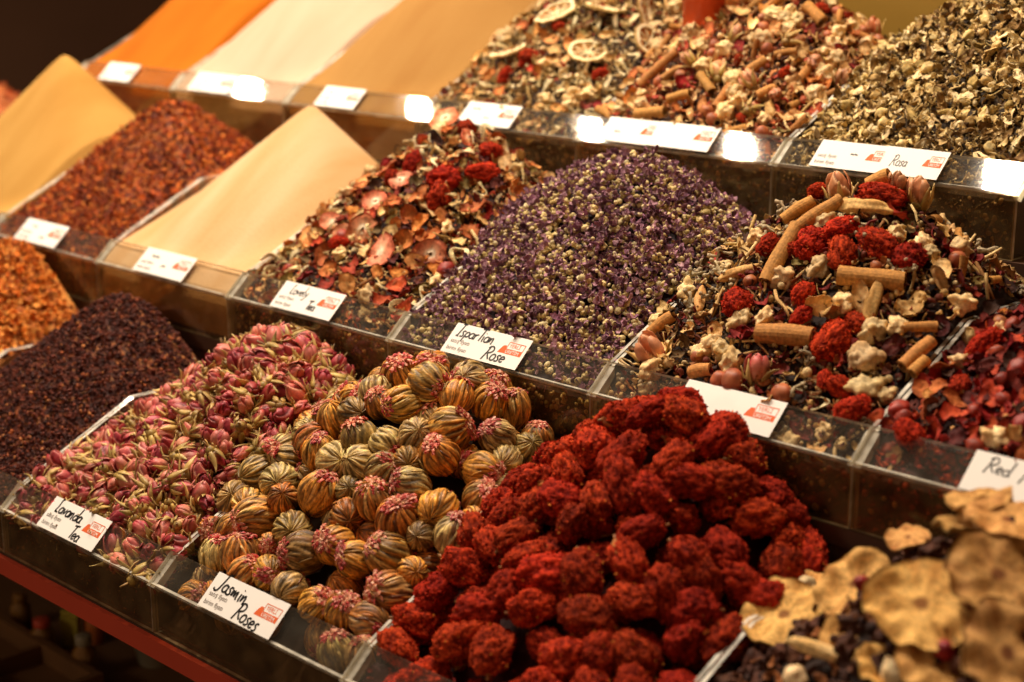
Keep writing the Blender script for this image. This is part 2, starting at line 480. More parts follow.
def plate(mb, rx, ry, thick, seed, rings=5, seg=24, wob=.12, cup=.15, crinkle=.1, colf=None, hole=0., m=0, pointed=0.):
    """a dried slice or petal: an irregular closed disc with a top, a bottom and a rim"""
    rr = np.linspace(hole, 1, rings+1)
    if hole == 0: rr = rr[1:]
    top, bot, kt = [], [], []
    def pt(r, a, s):
        o = 1+wob*(nz3((math.cos(a), math.sin(a), 0), 1.3, seed)*1.5+.5*nz3((math.cos(a), math.sin(a), 1), 3.5, seed))
        o *= 1-pointed*(1-abs(math.cos(a/2)))**2
        x, y = r*o*math.cos(a)*rx, r*o*math.sin(a)*ry
        z = cup*rx*(r*r)*(.6+.4*math.cos(2*a+seed))+crinkle*rx*nz3((x/rx, y/rx, seed*.37), 2.6, seed)*r
        edge = 1-.55*max(0, (r-.8)/.2)**2
        return (x, y, z+s*thick/2*edge)
    A = [2*PI*j/seg for j in range(seg)]
    V, K = [], []
    for s in (1, -1):
        for r in rr:
            for a in A:
                V.append(pt(r, a, s)); K.append(colf(r, a) if colf else (1, 1, 1))
    n = len(rr); F = []
    base = n*seg
    for i in range(n-1):
        for j in range(seg):
            q = (i*seg+j, i*seg+(j+1) % seg, (i+1)*seg+(j+1) % seg, (i+1)*seg+j)
            F.append(q[::-1]); F.append(tuple(base+t for t in q))
    for j in range(seg):
        a, b = (n-1)*seg+j, (n-1)*seg+(j+1) % seg
        F.append((b, a, base+a, base+b)[::-1])
        if hole:
            F.append((j, (j+1) % seg, base+(j+1) % seg, base+j)[::-1])
    if hole == 0:
        V.append((0, 0, thick/2)); V.append((0, 0, -thick/2)); K += [colf(0, 0) if colf else (1, 1, 1)]*2
        t, u = len(V)-2, len(V)-1
        for j in range(seg):
            F.append((t, j, (j+1) % seg)); F.append((u, base+(j+1) % seg, base+j))
    mb.add(V, F, np.array(K), m)
    return mb

# --- flowering tea ball: leaf strands tied pole to pole, a dried blossom at the top
def tea_ball(seed, pal, R=.0136):
    rng = np.random.default_rng(seed)
    nphi, nth, K = 144, 24, 40
    phi0 = np.sort((np.arange(K)+rng.uniform(-.6, .6, K))*2*PI/K)
    offs = rng.uniform(-.03, .03, K); base = pal[0]*.6+pal[1]*.4
    cols = [(pal[rng.integers(len(pal))]*.6+base*.4)*rng.uniform(.7, 1.3) for _ in range(K)]
    tw = rng.uniform(-.5, .5); wv = rng.uniform(0, 6, K); wid = rng.uniform(.8, 1.7, K); fq = rng.uniform(1.2, 3.2, K)
    squash = rng.uniform(.92, 1.1); lean = rng.uniform(0, 6)
    V = []; Kc = []
    for i in range(nth+1):
        th = PI*i/nth
        for j in range(nphi):
            ph = 2*PI*j/nphi
            d = (ph-phi0-tw*math.cos(th)-.13*np.sin(th*fq+wv)+PI) % (2*PI)-PI
            hgt = offs+.03*np.sin(th*fq*1.3+wv*2)-(d/(PI/K*1.25*wid))**2*.042
            k = int(np.argmax(hgt)); edge = min(1, abs(d[k])/(PI/K*wid[k]))
            st = nz3((d[k]*9, th*.9, k*3.7), 1.6, seed)          # fine fibres along the leaf
            pt_ = nz3((math.sin(th)*math.cos(ph), math.sin(th)*math.sin(ph), math.cos(th)), 1.4, seed+9)
            r = R*(1+max(hgt[k], -.11)+.016*st+.05*pt_)
            r *= 1+.05*math.sin(th)*math.cos(ph-lean)
            z = r*math.cos(th)*squash
            if th < .45: z -= R*.12*(1-th/.45)
            V.append((r*math.sin(th)*math.cos(ph), r*math.sin(th)*math.sin(ph), z))
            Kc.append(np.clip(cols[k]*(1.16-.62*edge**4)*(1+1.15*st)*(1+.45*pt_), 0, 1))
    F = [(i*nphi+j, (i+1)*nphi+j, (i+1)*nphi+(j+1) % nphi, i*nphi+(j+1) % nphi) for i in range(nth) for j in range(nphi)]
    mb = MB().add(V, F, np.array(Kc))
    for _ in range(9):                      # loose leaf ends
        a = rng.uniform(0, 2*PI); t0 = rng.uniform(.5, 1.4); t1 = t0+rng.uniform(.5, 1.0)
        pth = []
        for t in np.linspace(0, 1, 6):
            th = t0+(t1-t0)*t; rr = R*(1.01+.07*(t-.4)**2); ph = a+.3*t
            pth.append((rr*math.sin(th)*math.cos(ph), rr*math.sin(th)*math.sin(ph), rr*math.cos(th)))
        pth = np.array(pth)
        strip(mb, pth, np.array([.5, 1, 1, .9, .6, .2])*.0016, .0004, up=pth/np.linalg.norm(pth, axis=1)[:, None], col=pal[rng.integers(len(pal))])
    return mb

def tea_tuft(seed, R=.0136):
    rng = np.random.default_rng(seed)
    mb = MB()
    pal = [S(206, 88, 78), S(182, 60, 58), S(226, 138, 112), S(160, 48, 46), S(236, 182, 150)]
    ex, ey = rng.uniform(.8, 1.5), rng.uniform(.8, 1.5)
    for k in range(110):
        a = rng.uniform(0, 2*PI); t0 = rng.uniform(0, .48); t1 = t0+rng.uniform(.12, .40)
        pth = []; lift = rng.uniform(.0, .16); tw = rng.uniform(-.8, .8)
        for t in np.linspace(0, 1, 4):
            th = t0+(t1-t0)*t; rr = R*(.96+lift*math.sin(PI*t*.8)+rng.uniform(-.015, .015))
            pth.append((ex*rr*math.sin(th)*math.cos(a+tw*t*.5), ey*rr*math.sin(th)*math.sin(a+tw*t*.5), rr*math.cos(th)-R*.04*(1-t)))
        strip(mb, pth, np.array([.7, 1.1, 1, .4])*rng.uniform(.0012, .0022), .0004, up=(math.cos(a)*.2, math.sin(a)*.2, 1), col=S(238, 196, 160) if rng.random() < .22 else pal[rng.integers(5)], col2=pal[rng.integers(5)], twist=rng.uniform(-.6, .6, 4))
    for k in range(12):
        a = rng.uniform(0, 2*PI); r = rng.uniform(0, .25)*R
        lump(mb, .0010, seed+k, .3, 1.5, S(240, 205, 160), S(222, 140, 110), 1, off=(r*math.cos(a), r*math.sin(a), R*.97))
    return mb

# --- rosebud: wrapped petals above a leafy cup with curling sepals
def rosebud(seed, tone=0):
    rng = np.random.default_rng(seed)
    L, R = .0165*rng.uniform(.9, 1.1), .0056*rng.uniform(.92, 1.1)
    nphi, nt = 44, 16
    V, K = [], []
    deep, mid, pale = [(S(140, 32, 46), S(184, 66, 72), S(226, 146, 120)), (S(172, 66, 70), S(208, 110, 98), S(236, 184, 148)), (S(116, 28, 40), S(160, 46, 58), S(206, 116, 104)), (S(176, 104, 66), S(214, 150, 104), S(238, 200, 150))][tone]
    off = rng.uniform(0, 6)
    for i in range(nt+1):
        t = i/nt
        prof = math.sin(PI*min(1, t*.90+.08))**.66 if t < .97 else .12
        prof *= 1.06-.26*t
        for j in range(nphi):
            ph = 2*PI*j/nphi
            u = (3*ph/(2*PI)+1.15*t+off) % 1.0
            v = (2*ph/(2*PI)-1.6*t+off*.7) % 1.0
            r = R*prof*(1+.24*(u-.5)*(.4+t)+.14*(v-.5)*t)
            wob = 1+.07*nz3((math.cos(ph), math.sin(ph), t*3), 2.2, seed)
            V.append((r*wob*math.cos(ph), r*wob*math.sin(ph), t*L*(.96+.06*u)))
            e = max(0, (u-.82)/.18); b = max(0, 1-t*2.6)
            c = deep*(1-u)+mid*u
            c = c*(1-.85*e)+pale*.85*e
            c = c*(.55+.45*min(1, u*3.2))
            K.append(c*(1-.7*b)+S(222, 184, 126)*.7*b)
    V.append((0, 0, L*.93)); K.append(deep*.6)
    F = [(i*nphi+j, i*nphi+(j+1) % nphi, (i+1)*nphi+(j+1) % nphi, (i+1)*nphi+j) for i in range(nt) for j in range(nphi)]
    F += [(nt*nphi+j, nt*nphi+(j+1) % nphi, len(V)-1) for j in range(nphi)]
    body = MB().add(V, F, np.array(K))
    for k in range(3):                      # outer petals coming loose
        a = rng.uniform(0, 2*PI); pth = []
        for t in np.linspace(.2, 1, 6):
            rr = R*(1.0+.25*t*t*rng.uniform(.5, 1.2))*math.sin(PI*min(1, t*.7+.14))**.6
            pth.append((rr*math.cos(a), rr*math.sin(a), t*L*.95))
        strip(body, pth, np.array([.5, .9, 1.1, 1.1, .9, .4])*.0056, .0003, up=(math.cos(a), math.sin(a), .1), col=S(206, 140, 112), col2=mid)
    cup = MB()
    g1, g2 = S(172, 140, 70), S(222, 188, 118)
    lump(cup, (.0034, .0034, .0036), seed, .12, 1.5, g1, S(122, 92, 48), 1, off=(0, 0, -.0008))
    for k in range(6):
        a = 2*PI*k/6+rng.uniform(-.3, .3); flare = rng.uniform(.0, 1.0)**1.5; ln = rng.uniform(.65, 1.1)
        pth = []
        for t in np.linspace(0, 1, 7):
            rr = R*(.45+.72*math.sin(PI*min(.5, t*.62+.1)))*1.06+R*flare*1.6*t**3
            pth.append((rr*math.cos(a+.25*t), rr*math.sin(a+.25*t), -.001+t*L*ln*.86-.003*flare*t**3))
        strip(cup, pth, np.array([.8, 1.2, 1.3, 1.1, .8, .45, .12])*.0029, .0004, up=(math.cos(a), math.sin(a), .15), col=g1, col2=g2 if rng.random() < .6 else S(176, 150, 92))
    tube(cup, [(0, 0, -.003), (.0002, .0003, -.006), (.0006, 0, -.0075+rng.uniform(-.003, 0))], [.0008, .0007, .0006], 6, S(140, 104, 60))
    return body, cup

# --- velvety red flower head, fringed all over, with a husk at the foot
def red_flower(seed, tone=1.0, fringe=420):
    rng = np.random.default_rng(seed)
    mb = MB()
    a, b = S(94, 16, 8)*tone, S(188, 58, 28)*tone
    size = np.array([.0150, .0104, .0092])*rng.uniform(.85, 1.14, 3)
    V, F = ico(4)
    out, cc = [], []
    for v in V:
        n1 = nz3(v, 1.3, seed); n2 = nz3(v, 3.4, seed+3); n3 = nz3(v, 9, seed+7); n4 = nz3(v, 20, seed+2)
        out.append(v*(1+.24*n1+.12*n2+.08*n3+.06*n4)*size)
        t = np.clip(.45+.9*n2+.8*n3+.5*n4, 0, 1); cc.append(a*(1-t)+b*t)
    out = np.array(out)
    mb.add(out, F, np.array(cc))
    idx = rng.choice(len(out), fringe)
    for i in idx:
        p = out[i]; n = p/np.linalg.norm(p/size)/size; n = n/np.linalg.norm(n)
        d = n+rng.normal(size=3)*.7; d /= np.linalg.norm(d)
        s_ = np.cross(d, rng.normal(size=3)); s_ /= np.linalg.norm(s_)+1e-9
        l = rng.uniform(.0008, .0019); w = rng.uniform(.0004, .0008)
        c = b*rng.uniform(.6, 1.25) if rng.random() < .93 else S(206, 120, 50)
        q = p-n*.0006
        mb.add([q-s_*w, q+s_*w, q+d*l*.7+s_*w*1.2, q+d*l+n*.0004, q+d*l*.7-s_*w*1.2], [(0, 1, 2, 3, 4)], c)
    husk = MB()
    g = S(170, 96, 40); 
    dx = -size[0]*.8
    for k in range(6):
        an = 2*PI*k/6+rng.uniform(-.3, .3); rr = .0036
        pth = [(dx-.003, .25*rr*math.cos(an), -.002+.25*rr*math.sin(an)), (dx, rr*math.cos(an), -.002+rr*math.sin(an)), (dx+.005, rr*1.7*math.cos(an), -.002+rr*1.5*math.sin(an)), (dx+.008, rr*2.1*math.cos(an), -.001+rr*1.9*math.sin(an))]
        strip(husk, pth, [.002, .003, .0026, .0006], .0005, up=(0.05, math.cos(an), math.sin(an)), col=g, col2=S(196, 130, 60))
    tube(husk, [(dx-.002, 0, -.002), (dx-.0055, .0004, -.0024)], [.0012, .0009], 6, S(140, 92, 46))
    return mb, husk

# --- small purple bloom with a pale green cup
def purple_flower(seed, R=.0062):
    rng = np.random.default_rng(seed)
    mb = MB()
    pal = [S(154, 106, 126), S(126, 82, 106), S(178, 132, 146), S(96, 60, 78), S(190, 150, 158)]
    for k in range(6):
        a = 2*PI*k/6+rng.uniform(-.4, .4); el = rng.uniform(.1, 1.3)
        d = np.array([math.cos(a)*math.cos(el), math.sin(a)*math.cos(el), math.sin(el)])
        s_ = np.cross(d, rng.normal(size=3)); s_ /= np.linalg.norm(s_); u = np.cross(d, s_)
        l = R*rng.uniform(.7, 1.25)
        pth = [d*l*t+u*.0016*math.sin(4*t+k)*t+np.array([0, 0, .0008]) for t in np.linspace(.05, 1, 4)]
        strip(mb, pth, np.array([.5, 1.1, 1.2, .5])*.0032, .0003, up=u, col=pal[rng.integers(5)], col2=pal[rng.integers(5)], twist=[0, .3, .8, 1.3])
    g1, g2 = S(226, 200, 140), S(186, 158, 96)
    if seed % 4 == 3: g1, g2 = S(120, 90, 100), S(110, 80, 72)
    lump(mb, (.0026, .0026, .0023), seed, .2, 1.8, g1, g2, 1, off=(0, 0, -.0006))
    for k in range(4):
        a = 2*PI*k/4+rng.uniform(-.4, .4)
        lump(mb, (.0013, .0013, .0016), seed+k, .25, 2, g1, S(222, 204, 150), 1, off=(.0022*math.cos(a), .0022*math.sin(a), .0002))
    return mb

def cinnamon(L, r, seed, bend=0., col=S(184, 128, 66), turns=1.35):
    """a quill: bark rolled into a scroll"""
    rng = np.random.default_rng(seed)
    n = 26; sec = []
    for s in (1, -1):
        rngk = range(n+1) if s == 1 else range(n, -1, -1)
        for i in rngk:
            t = i/n; a = turns*2*PI*t
            rr = r*(1-.38*t)-(0 if s == 1 else r*.15)
            sec.append((rr*math.cos(a), rr*math.sin(a)))
    m = len(sec); ns = 9
    V, K = [], []
    for i in range(ns):
        t = i/(ns-1)
        x = L*(t-.5); dz = bend*math.sin(PI*t)
        f = 1+.05*math.sin(7*t+seed)
        for j, (y, z) in enumerate(sec):
            V.append((x+.0006*nz3((y*200, z*200, t), 1, seed)*(i in (0, ns-1)), y*f, z*f+dz))
            K.append(col*(1 if j <= n else .55)*rng.uniform(.9, 1.08))
    F = [(i*m+j, (i+1)*m+j, (i+1)*m+(j+1) % m, i*m+(j+1) % m) for i in range(ns-1) for j in range(m)]
    for e in (0, (ns-1)*m):
        for i in range(n):
            q = (e+i, e+i+1, e+m-2-i, e+m-1-i)
            F.append(q if e == 0 else q[::-1])
    return MB().add(V, F, np.array(K))

def curl(seed, L=.03, w=.0035, col=S(214, 190, 132), col2=None):
    """a thin winding peel"""
    rng = np.random.default_rng(seed)
    n = 18; t = np.linspace(0, 1, n)
    ph = rng.uniform(0, 6, 3); fr = rng.uniform(.6, 1.5, 3)
    path = np.stack([L*(t-.5)*.75, L*.2*np.sin(2*PI*fr[0]*t+ph[0]), L*.12*np.sin(2*PI*fr[1]*t+ph[1])], -1)
    mb = MB()
    strip(mb, path, w*(.45+.6*np.sin(PI*np.clip(t, .04, .96))), w*.28, col=col, col2=col2, twist=np.sin(2*PI*fr[2]*t+ph[2])*1.1)
    return mb

def herb(seed, col=S(176, 158, 126)):
    """a small branching dried sprig"""
    rng = np.random.default_rng(seed)
    mb = MB(); p = np.array([0, 0, 0.]); d = np.array([1., 0, 0])
    path = [p.copy()]
    for i in range(7):
        d = d+rng.normal(size=3)*.25; d /= np.linalg.norm(d); p = p+d*.0042; path.append(p.copy())
    path = np.array(path); path -= path.mean(0)
    tube(mb, path, np.linspace(.0015, .0008, len(path)), 6, col)
    for i in range(1, 8):
        for k in range(2):
            e = rng.normal(size=3); e /= np.linalg.norm(e)
            q = path[i]; l = rng.uniform(.003, .007)
            tube(mb, [q, q+e*l*.6, q+e*l+rng.normal(size=3)*.001], [.0009, .001, .0013], 5, col*rng.uniform(.85, 1.15))
            lump(mb, .0016, seed+i, .3, 2, col*1.1, col*.9, 1, off=q+e*l)
    return mb

def citrus(seed, R=.019):
    """a dried lemon slice: pale rind ring, thin pulp wedges with gaps near the middle"""
    rng = np.random.default_rng(seed)
    mb = MB()
    rind, pith, pulp = S(214, 176, 104), S(238, 220, 176), S(168, 112, 52)
    plate(mb, R, R*.93, .0032, seed, 3, 48, .05, .10, .10, lambda r, a: pith if r < .95 else rind, hole=.80)
    nseg = 9
    for k in range(nseg):
        a0 = 2*PI*k/nseg+.07; a1 = 2*PI*(k+1)/nseg-.07
        if k % 4 == seed % 4: r0 = .5
        else: r0 = .2
        V, K = [], []; nn = 6; mm = 6
        for s in (1, -1):
            for i in range(nn):
                r = R*(r0+(.84-r0)*i/(nn-1))
                for j in range(mm):
                    a = a0+(a1-a0)*j/(mm-1)
                    sag = -.0012*math.sin(PI*i/(nn-1))+.0009*nz3((r*120, a*2, k), 1, seed)
                    V.append((r*math.cos(a), r*.93*math.sin(a), sag+s*.0005)); K.append(pulp*(1+.5*nz3((r*300, a*5, k), 1, seed)))
        F = []
        b_ = nn*mm
        for i in range(nn-1):
            for j in range(mm-1):
                q = (i*mm+j, (i+1)*mm+j, (i+1)*mm+j+1, i*mm+j+1)
                F += [q, tuple(b_+t for t in q[::-1])]
        ring = [j for j in range(mm)]+[i*mm+mm-1 for i in range(1, nn)]+[(nn-1)*mm+j for j in range(mm-2, -1, -1)]+[i*mm for i in range(nn-2, 0, -1)]
        for i in range(len(ring)):
            p_, q_ = ring[i], ring[(i+1) % len(ring)]
            F.append((p_, q_, b_+q_, b_+p_))
        mb.add(V, F, np.clip(np.array(K), 0, 1))
    for k in range(nseg):                   # membranes
        a = 2*PI*k/nseg
        strip(mb, [(R*.12*math.cos(a), R*.11*math.sin(a), 0), (R*.5*math.cos(a), R*.46*math.sin(a), -.0004), (R*.84*math.cos(a), R*.78*math.sin(a), 0)], .0012, .0017, col=pith)
    lump(mb, (.0026, .0024, .0012), seed, .2, 2, pith, pith*.8, 1)
    return mb

def fruit_slice(seed, R=.026, ry=.9, thick=.0036):
    """a crinkled dried slice of apple or pineapple, radiating fibres from the core"""
    rng = np.random.default_rng(seed)
    a_, b_, c_ = S(222, 172, 100), S(168, 114, 54), S(132, 80, 36)
    def colf(r, a):
        f = .5+.5*math.sin(a*11+2*nz3((math.cos(a), math.sin(a), r), 2, seed))
        t = np.clip(.12+.5*f*f*(r > .2)+.8*nz3((r*math.cos(a), r*math.sin(a), 0), 2.2, seed), 0, 1)
        c = a_*(1-t)+b_*t
        if r < .16: c = c_
        if r > .93: c = c*.8
        return c
    mb = MB()
    plate(mb, R, R*ry, thick, seed, 10, 64, .08, .14, .28, colf, hole=.0)
    return mb

def straw_slice(seed, R=.011):
    def colf(r, a):
        if r < .30: return S(246, 222, 190)
        t = np.clip((r-.3)/.6+.5*nz3((r*math.cos(a), r*math.sin(a), 1), 3, seed), 0, 1)
        return S(234, 178, 138)*(1-t)+S(208, 112, 76)*t
    mb = MB()
    plate(mb, R*1.15, R*.82, .0022, seed, 6, 28, .08, .12, .2, colf, hole=.12 if seed % 2 else 0., pointed=.25)
    return mb

def petal(seed, rx, ry, col, col2, thick=.0007, cup=.4, crinkle=.4, pointed=.2):
    mb = MB()
    plate(mb, rx, ry, thick, seed, 5, 18, .15, cup*.8, crinkle*.7, lambda r, a: np.clip(col*(1-r)+col2*r, 0, 1), pointed=pointed)
    return mb

# ------------------------------------------------------------------ filler: the uncountable small bits of a heap
def templates():
    T = {}
    V, F = ico(0); T['blob'] = (V*np.array([1, .85, .7]), np.array([(*f, f[2]) for f in F])[:, :3])
    V, F = ico(1); T['round'] = (V, F)
    # bent flake, two-sided with thickness
    xs = np.linspace(-1, 1, 4); P = []
    wd = [.25, .9, .8, .2]
    for s in (.06, -.06):
        for i, x in enumerate(xs):
            for y in (-1, 1): P.append((x, y*wd[i]*.5, .45*x*x-.15+.18*y*x+s))
    Fq = []
    for i in range(3):
        a = 2*i; q = (a, a+2, a+3, a+1)
        Fq += [q, tuple(8+t for t in q[::-1]), (a, 8+a, 8+a+2, a+2), (a+1, a+3, 8+a+3, 8+a+1)]
    tri = []
    for q in Fq: tri += [(q[0], q[1], q[2]), (q[0], q[2], q[3])]
    T['flake'] = (np.array(P), np.array(tri))
    # stick
    P = []; 
    for i, x in enumerate((-1, -.3, .4, 1)):
        for j in range(5):
            a = 2*PI*j/5; P.append((x, .11*math.cos(a)+.12*x*x, .11*math.sin(a)+.1*math.sin(2*x)))
    tri = []
    for i in range(3):
        for j in range(5):
            a, b, c, d = i*5+j, i*5+(j+1) % 5, i*5+5+(j+1) % 5, i*5+5+j
            tri += [(a, b, c), (a, c, d)]
    T['stick'] = (np.array(P), np.array(tri))
    # curled ribbon
    P = []; n = 8
    for i in range(n):
        t = i/(n-1); a = 3.6*t
        for s in (-1, 1): P.append((math.cos(a)*.6*(1+.3*t), s*.22*(1-.6*abs(2*t-1)), math.sin(a)*.6))
    tri = []
    for i in range(n-1):
        a = 2*i; tri += [(a, a+2, a+3), (a, a+3, a+1)]
    T['curl'] = (np.array(P), np.array(tri))
    return T
TPL = templates()

def filler(name, b, rng, recipe, mat, depth=(-.0035, .0028), seeds=(), under_lip=True, core_col=None, sink=.003, lay=.55, front=True):
    """one mesh: the heap's body and thousands of loose bits on it. recipe: (template, count, size lo/hi, [colours])"""
    VV, FF, KK = [], [], []
    n0 = 0
    for tpl, cnt, (s0, s1), cols in recipe:
        TV, TF = TPL[tpl]
        m = int(cnt*1.6)
        x = rng.uniform(b.x0+.006, b.x1-.006, m); y = rng.uniform(b.yo+.006, b.yb-.01, m)
        N = b.normal(x, y)
        k = np.nonzero(rng.uniform(0, 1, m) < .6/np.maximum(N[:, 2], .3))[0][:cnt]
        x, y, N = x[k], y[k], N[k]; m = len(k)
        sz = s0+(s1-s0)*rng.uniform(0, 1, m)**1.6
        under = y < b.yi+.004
        dd = rng.uniform(*depth, m); dd[under] = rng.uniform(-.003, 0, int(under.sum()))
        P = np.stack([x, y, b.h(x, y)], -1)+N*dd[:, None]
        P[under] -= N[under]*(.0004+sz[under, None]*.8)
        # orientation: local z near the normal, random roll
        Z = N*lay+rng.normal(size=(m, 3))*.45; Z /= np.linalg.norm(Z, axis=1)[:, None]
        A = rng.normal(size=(m, 3)); X = np.cross(A, Z); X /= np.linalg.norm(X, axis=1)[:, None]; Y = np.cross(Z, X)
        sq = rng.uniform(.7, 1.3, (m, 3))
        L = TV[None]*sz[:, None, None]*sq[:, None, :]
        G = L[..., 0:1]*X[:, None]+L[..., 1:2]*Y[:, None]+L[..., 2:3]*Z[:, None]+P[:, None]
        nv = len(TV)
        VV.append(G.reshape(-1, 3)); FF.append((TF[None]+(np.arange(m)*nv)[:, None, None]).reshape(-1, 3)+n0)
        cc = np.array(cols)[rng.integers(0, len(cols), m)]*rng.uniform(.7, 1.25, (m, 1))
        KK.append(np.repeat(np.clip(cc, 0, 1), nv, 0)); n0 += m*nv
    # body
    res = 60
    xs = np.linspace(b.x0+.0045, b.x1-.0045, res); ys = np.linspace(b.yo+.0045, b.yb-.004, res)
    X, Y = np.meshgrid(xs, ys)
    Z = np.maximum(b.h(X, Y)-np.where(Y < b.yi+.006, min(sink, .006)+.003, sink), b.zf+.005)
    V = np.stack([X, Y, Z], -1).reshape(-1, 3)
    I = np.arange(res*res).reshape(res, res)
    rim = np.concatenate([I[0, :], I[1:, -1], I[-1, -2::-1], I[-2:0:-1, 0]])
    Bv = V[rim].copy(); Bv[:, 2] = b.zf+.003
    j = np.arange(len(rim)); j2 = (j+1) % len(rim); o = len(V)
    q = np.concatenate([np.stack([I[:-1, :-1], I[:-1, 1:], I[1:, 1:], I[1:, :-1]], -1).reshape(-1, 4), np.stack([rim[j], o+j, o+j2, rim[j2]], -1)])
    tri = np.concatenate([q[:, [0, 1, 2]], q[:, [0, 2, 3]]])
    V = np.concatenate([V, Bv])
    cols = np.array([c for r in recipe for c in r[3]]) if core_col is None else np.array([core_col])
    kc = cols[rng.integers(0, len(cols), len(V))]*rng.uniform(.5, .9, (len(V), 1))
    VV.append(V); FF.append(tri+n0); KK.append(kc); n0 += len(V)
    # bits pressed against the clear front
    for tpl, cnt, (s0, s1), cols in recipe:
        TV, TF = TPL[tpl]
        m = int(cnt*.12)
        sz = s0+(s1-s0)*rng.uniform(0, 1, m)
        P = np.stack([rng.uniform(b.x0+.006, b.x1-.006, m), b.yo+.0034+sz*.6, b.zf+.004+rng.uniform(0, 1, m)*(b.zo-b.zf-.012)], -1)
        A = rng.normal(size=(m, 3)); Z = np.array([0, -1, 0])+rng.normal(size=(m, 3))*.4; Z /= np.linalg.norm(Z, axis=1)[:, None]
        X = np.cross(A, Z); X /= np.linalg.norm(X, axis=1)[:, None]; Y = np.cross(Z, X)
        L = TV[None]*sz[:, None, None]
        G = L[..., 0:1]*X[:, None]+L[..., 1:2]*Y[:, None]+L[..., 2:3]*Z[:, None]*.6+P[:, None]
        nv = len(TV)
        VV.append(G.reshape(-1, 3)); FF.append((TF[None]+(np.arange(m)*nv)[:, None, None]).reshape(-1, 3)+n0)
        KK.append(np.repeat(np.array(cols)[rng.integers(0, len(cols), m)], nv, 0)); n0 += m*nv
    return obj(name, fast_mesh(name, np.concatenate(VV), np.concatenate(FF), np.concatenate(KK), mat, False))

# ------------------------------------------------------------------ the setting
def struct(name, mb, mat):
    return tag(mb.build(name, mat), kind='structure')
struct('floor', MB().box((-5.5, -2.5, -.05), (2.5, 4, 0)), M_FLOOR)
struct('wall_back', MB().box((-1.60, 1.262, 0), (1.2, 1.30, 2.6)), M_OLIVE)
struct('trim_1', MB().box((-.655, 1.2585, CZ-.25), (-.648, 1.262, 2.6)), M_OLIVE)
struct('wall_far', MB().box((-5.5, 3.6, 0), (2.5, 3.7, 3.2)), M_DARKWALL)
struct('wall_left', MB().box((-5.6, -2.5, 0), (-5.5, 3.7, 3.2)), M_DARKWALL)

# the stepped rack that carries the bins
rack = empty('stepped_display_rack', (-.8, .9, 0))
tag(rack, 'dark stepped stall rack carrying three tiers of clear bins', 'display rack')
def rpart(name, a, b, mat=M_RACK):
    a = np.array(a)-np.array([-.8, .9, 0]); b = np.array(b)-np.array([-.8, .9, 0])
    return MB().box(a, b).build(name, mat, rack)
XL = dict(B=-1.90, M=-2.10, T=-1.73)
ZF = {r: ZO[r]-WALL[r] for r in 'BMT'}
for r, nx in (('B', .7517), ('M', .9973), ('T', 1.255)):
    rpart('shelf_board', (XL[r], YO[r]-.001, ZF[r]-.012), (.30, nx, ZF[r]-.0006))
rpart('riser', (XL['M'], YO['M']+.001, ZF['B']-.012), (.30, YO['M']+.012, ZF['M']-.012))
rpart('riser', (XL['T'], YO['T']+.001, ZF['M']-.012), (.30, YO['T']+.012, ZF['T']-.012))
rt = rpart('red_edging', (XL['B'], YO['B']-.005, ZF['B']-.0150), (.30, YO['B']-.001, ZF['B']-.0012), M_REDTRIM)
rt['label'] = 'red painted front edging'
ZS = CZ-.68
rpart('lower_shelf', (XL['B'], YO['B']+.03, ZS-.015), (.30, 1.2, ZS), M_WOOD)
rpart('rear_panel', (XL['B'], 1.2, 0), (.30, 1.215, ZF['M']-.012))
for x in (-1.88, -.86, .26):
    rpart('leg', (x, YO['B']+.04, 0), (x+.03, YO['B']+.07, ZF['B']-.012))
    rpart('leg', (x, 1.165, 0), (x+.03, 1.2, ZF['M']-.013))

# ------------------------------------------------------------------ clear acrylic bins
TH = .0026
def bin_meshes(row):
    h = WALL[row]; dep = YB[row]-YO[row]; w = W-.0012
    out = {}
    m = MB().box((0, 0, 0), (w, TH, h-.001)); m.M[-6:] = [1, 1, 0, 1, 0, 1]
    out['front_panel'] = m.mesh('front_panel', [M_SHADE_TINT, M_EDGE])
    ny, nz = -LZ/LL, LY/LL
    ty, tz = LY/LL, LZ/LL
    q = []
    for s, t in ((-.0022, 0), (LL, 0), (LL, -.0032), (-.0022, -.0032)):
        q.append((s*ty+t*ny, h+s*tz+t*nz))
    m = MB().prism(q, 0, 0, w, m=0, mcap=1); m.M[0:4] = [0, 1, 0, 1]
    out['lip'] = m.mesh('lip', [M_CLEAR, M_EDGE])
    prof = [(TH+.0002, 0), (TH+.0002, h-.004), (LY-.0005, h+LZ-.0046), (LY+.10, h+LZ+.0445), (dep, h+LZ+.0445), (dep, 0)]
    for nm, x in (('side_panel', 0), ('side_panel', w-TH)):
        m = MB().prism(prof, 0, x, x+TH, m=1, mcap=0)
        out.setdefault('sides', []).append(m.mesh('side_panel', [M_CLEAR, M_EDGE]))
    m = MB().box((TH, TH, .0002), (w-TH, dep, .0022)); out['base'] = m.mesh('base_panel', [M_CLEAR])
    m = MB().box((TH, dep-TH, .0022), (w-TH, dep, h+LZ+.02)); out['back'] = m.mesh('back_panel', [M_CLEAR])
    # inner web that closes the lip at each end
    for x in (0, w-TH):
        m = MB().prism([(-.0008, h-.003), (LY, h+LZ-.0034), (LY, h+LZ-.0100), (.003, h-.0075)], 0, x+.0001, x+TH+.0022, m=1)
        out.setdefault('webs', []).append(m.mesh('lip_web', [M_EDGE]))
    return out
BM = {r: bin_meshes(r) for r in 'BMT'}
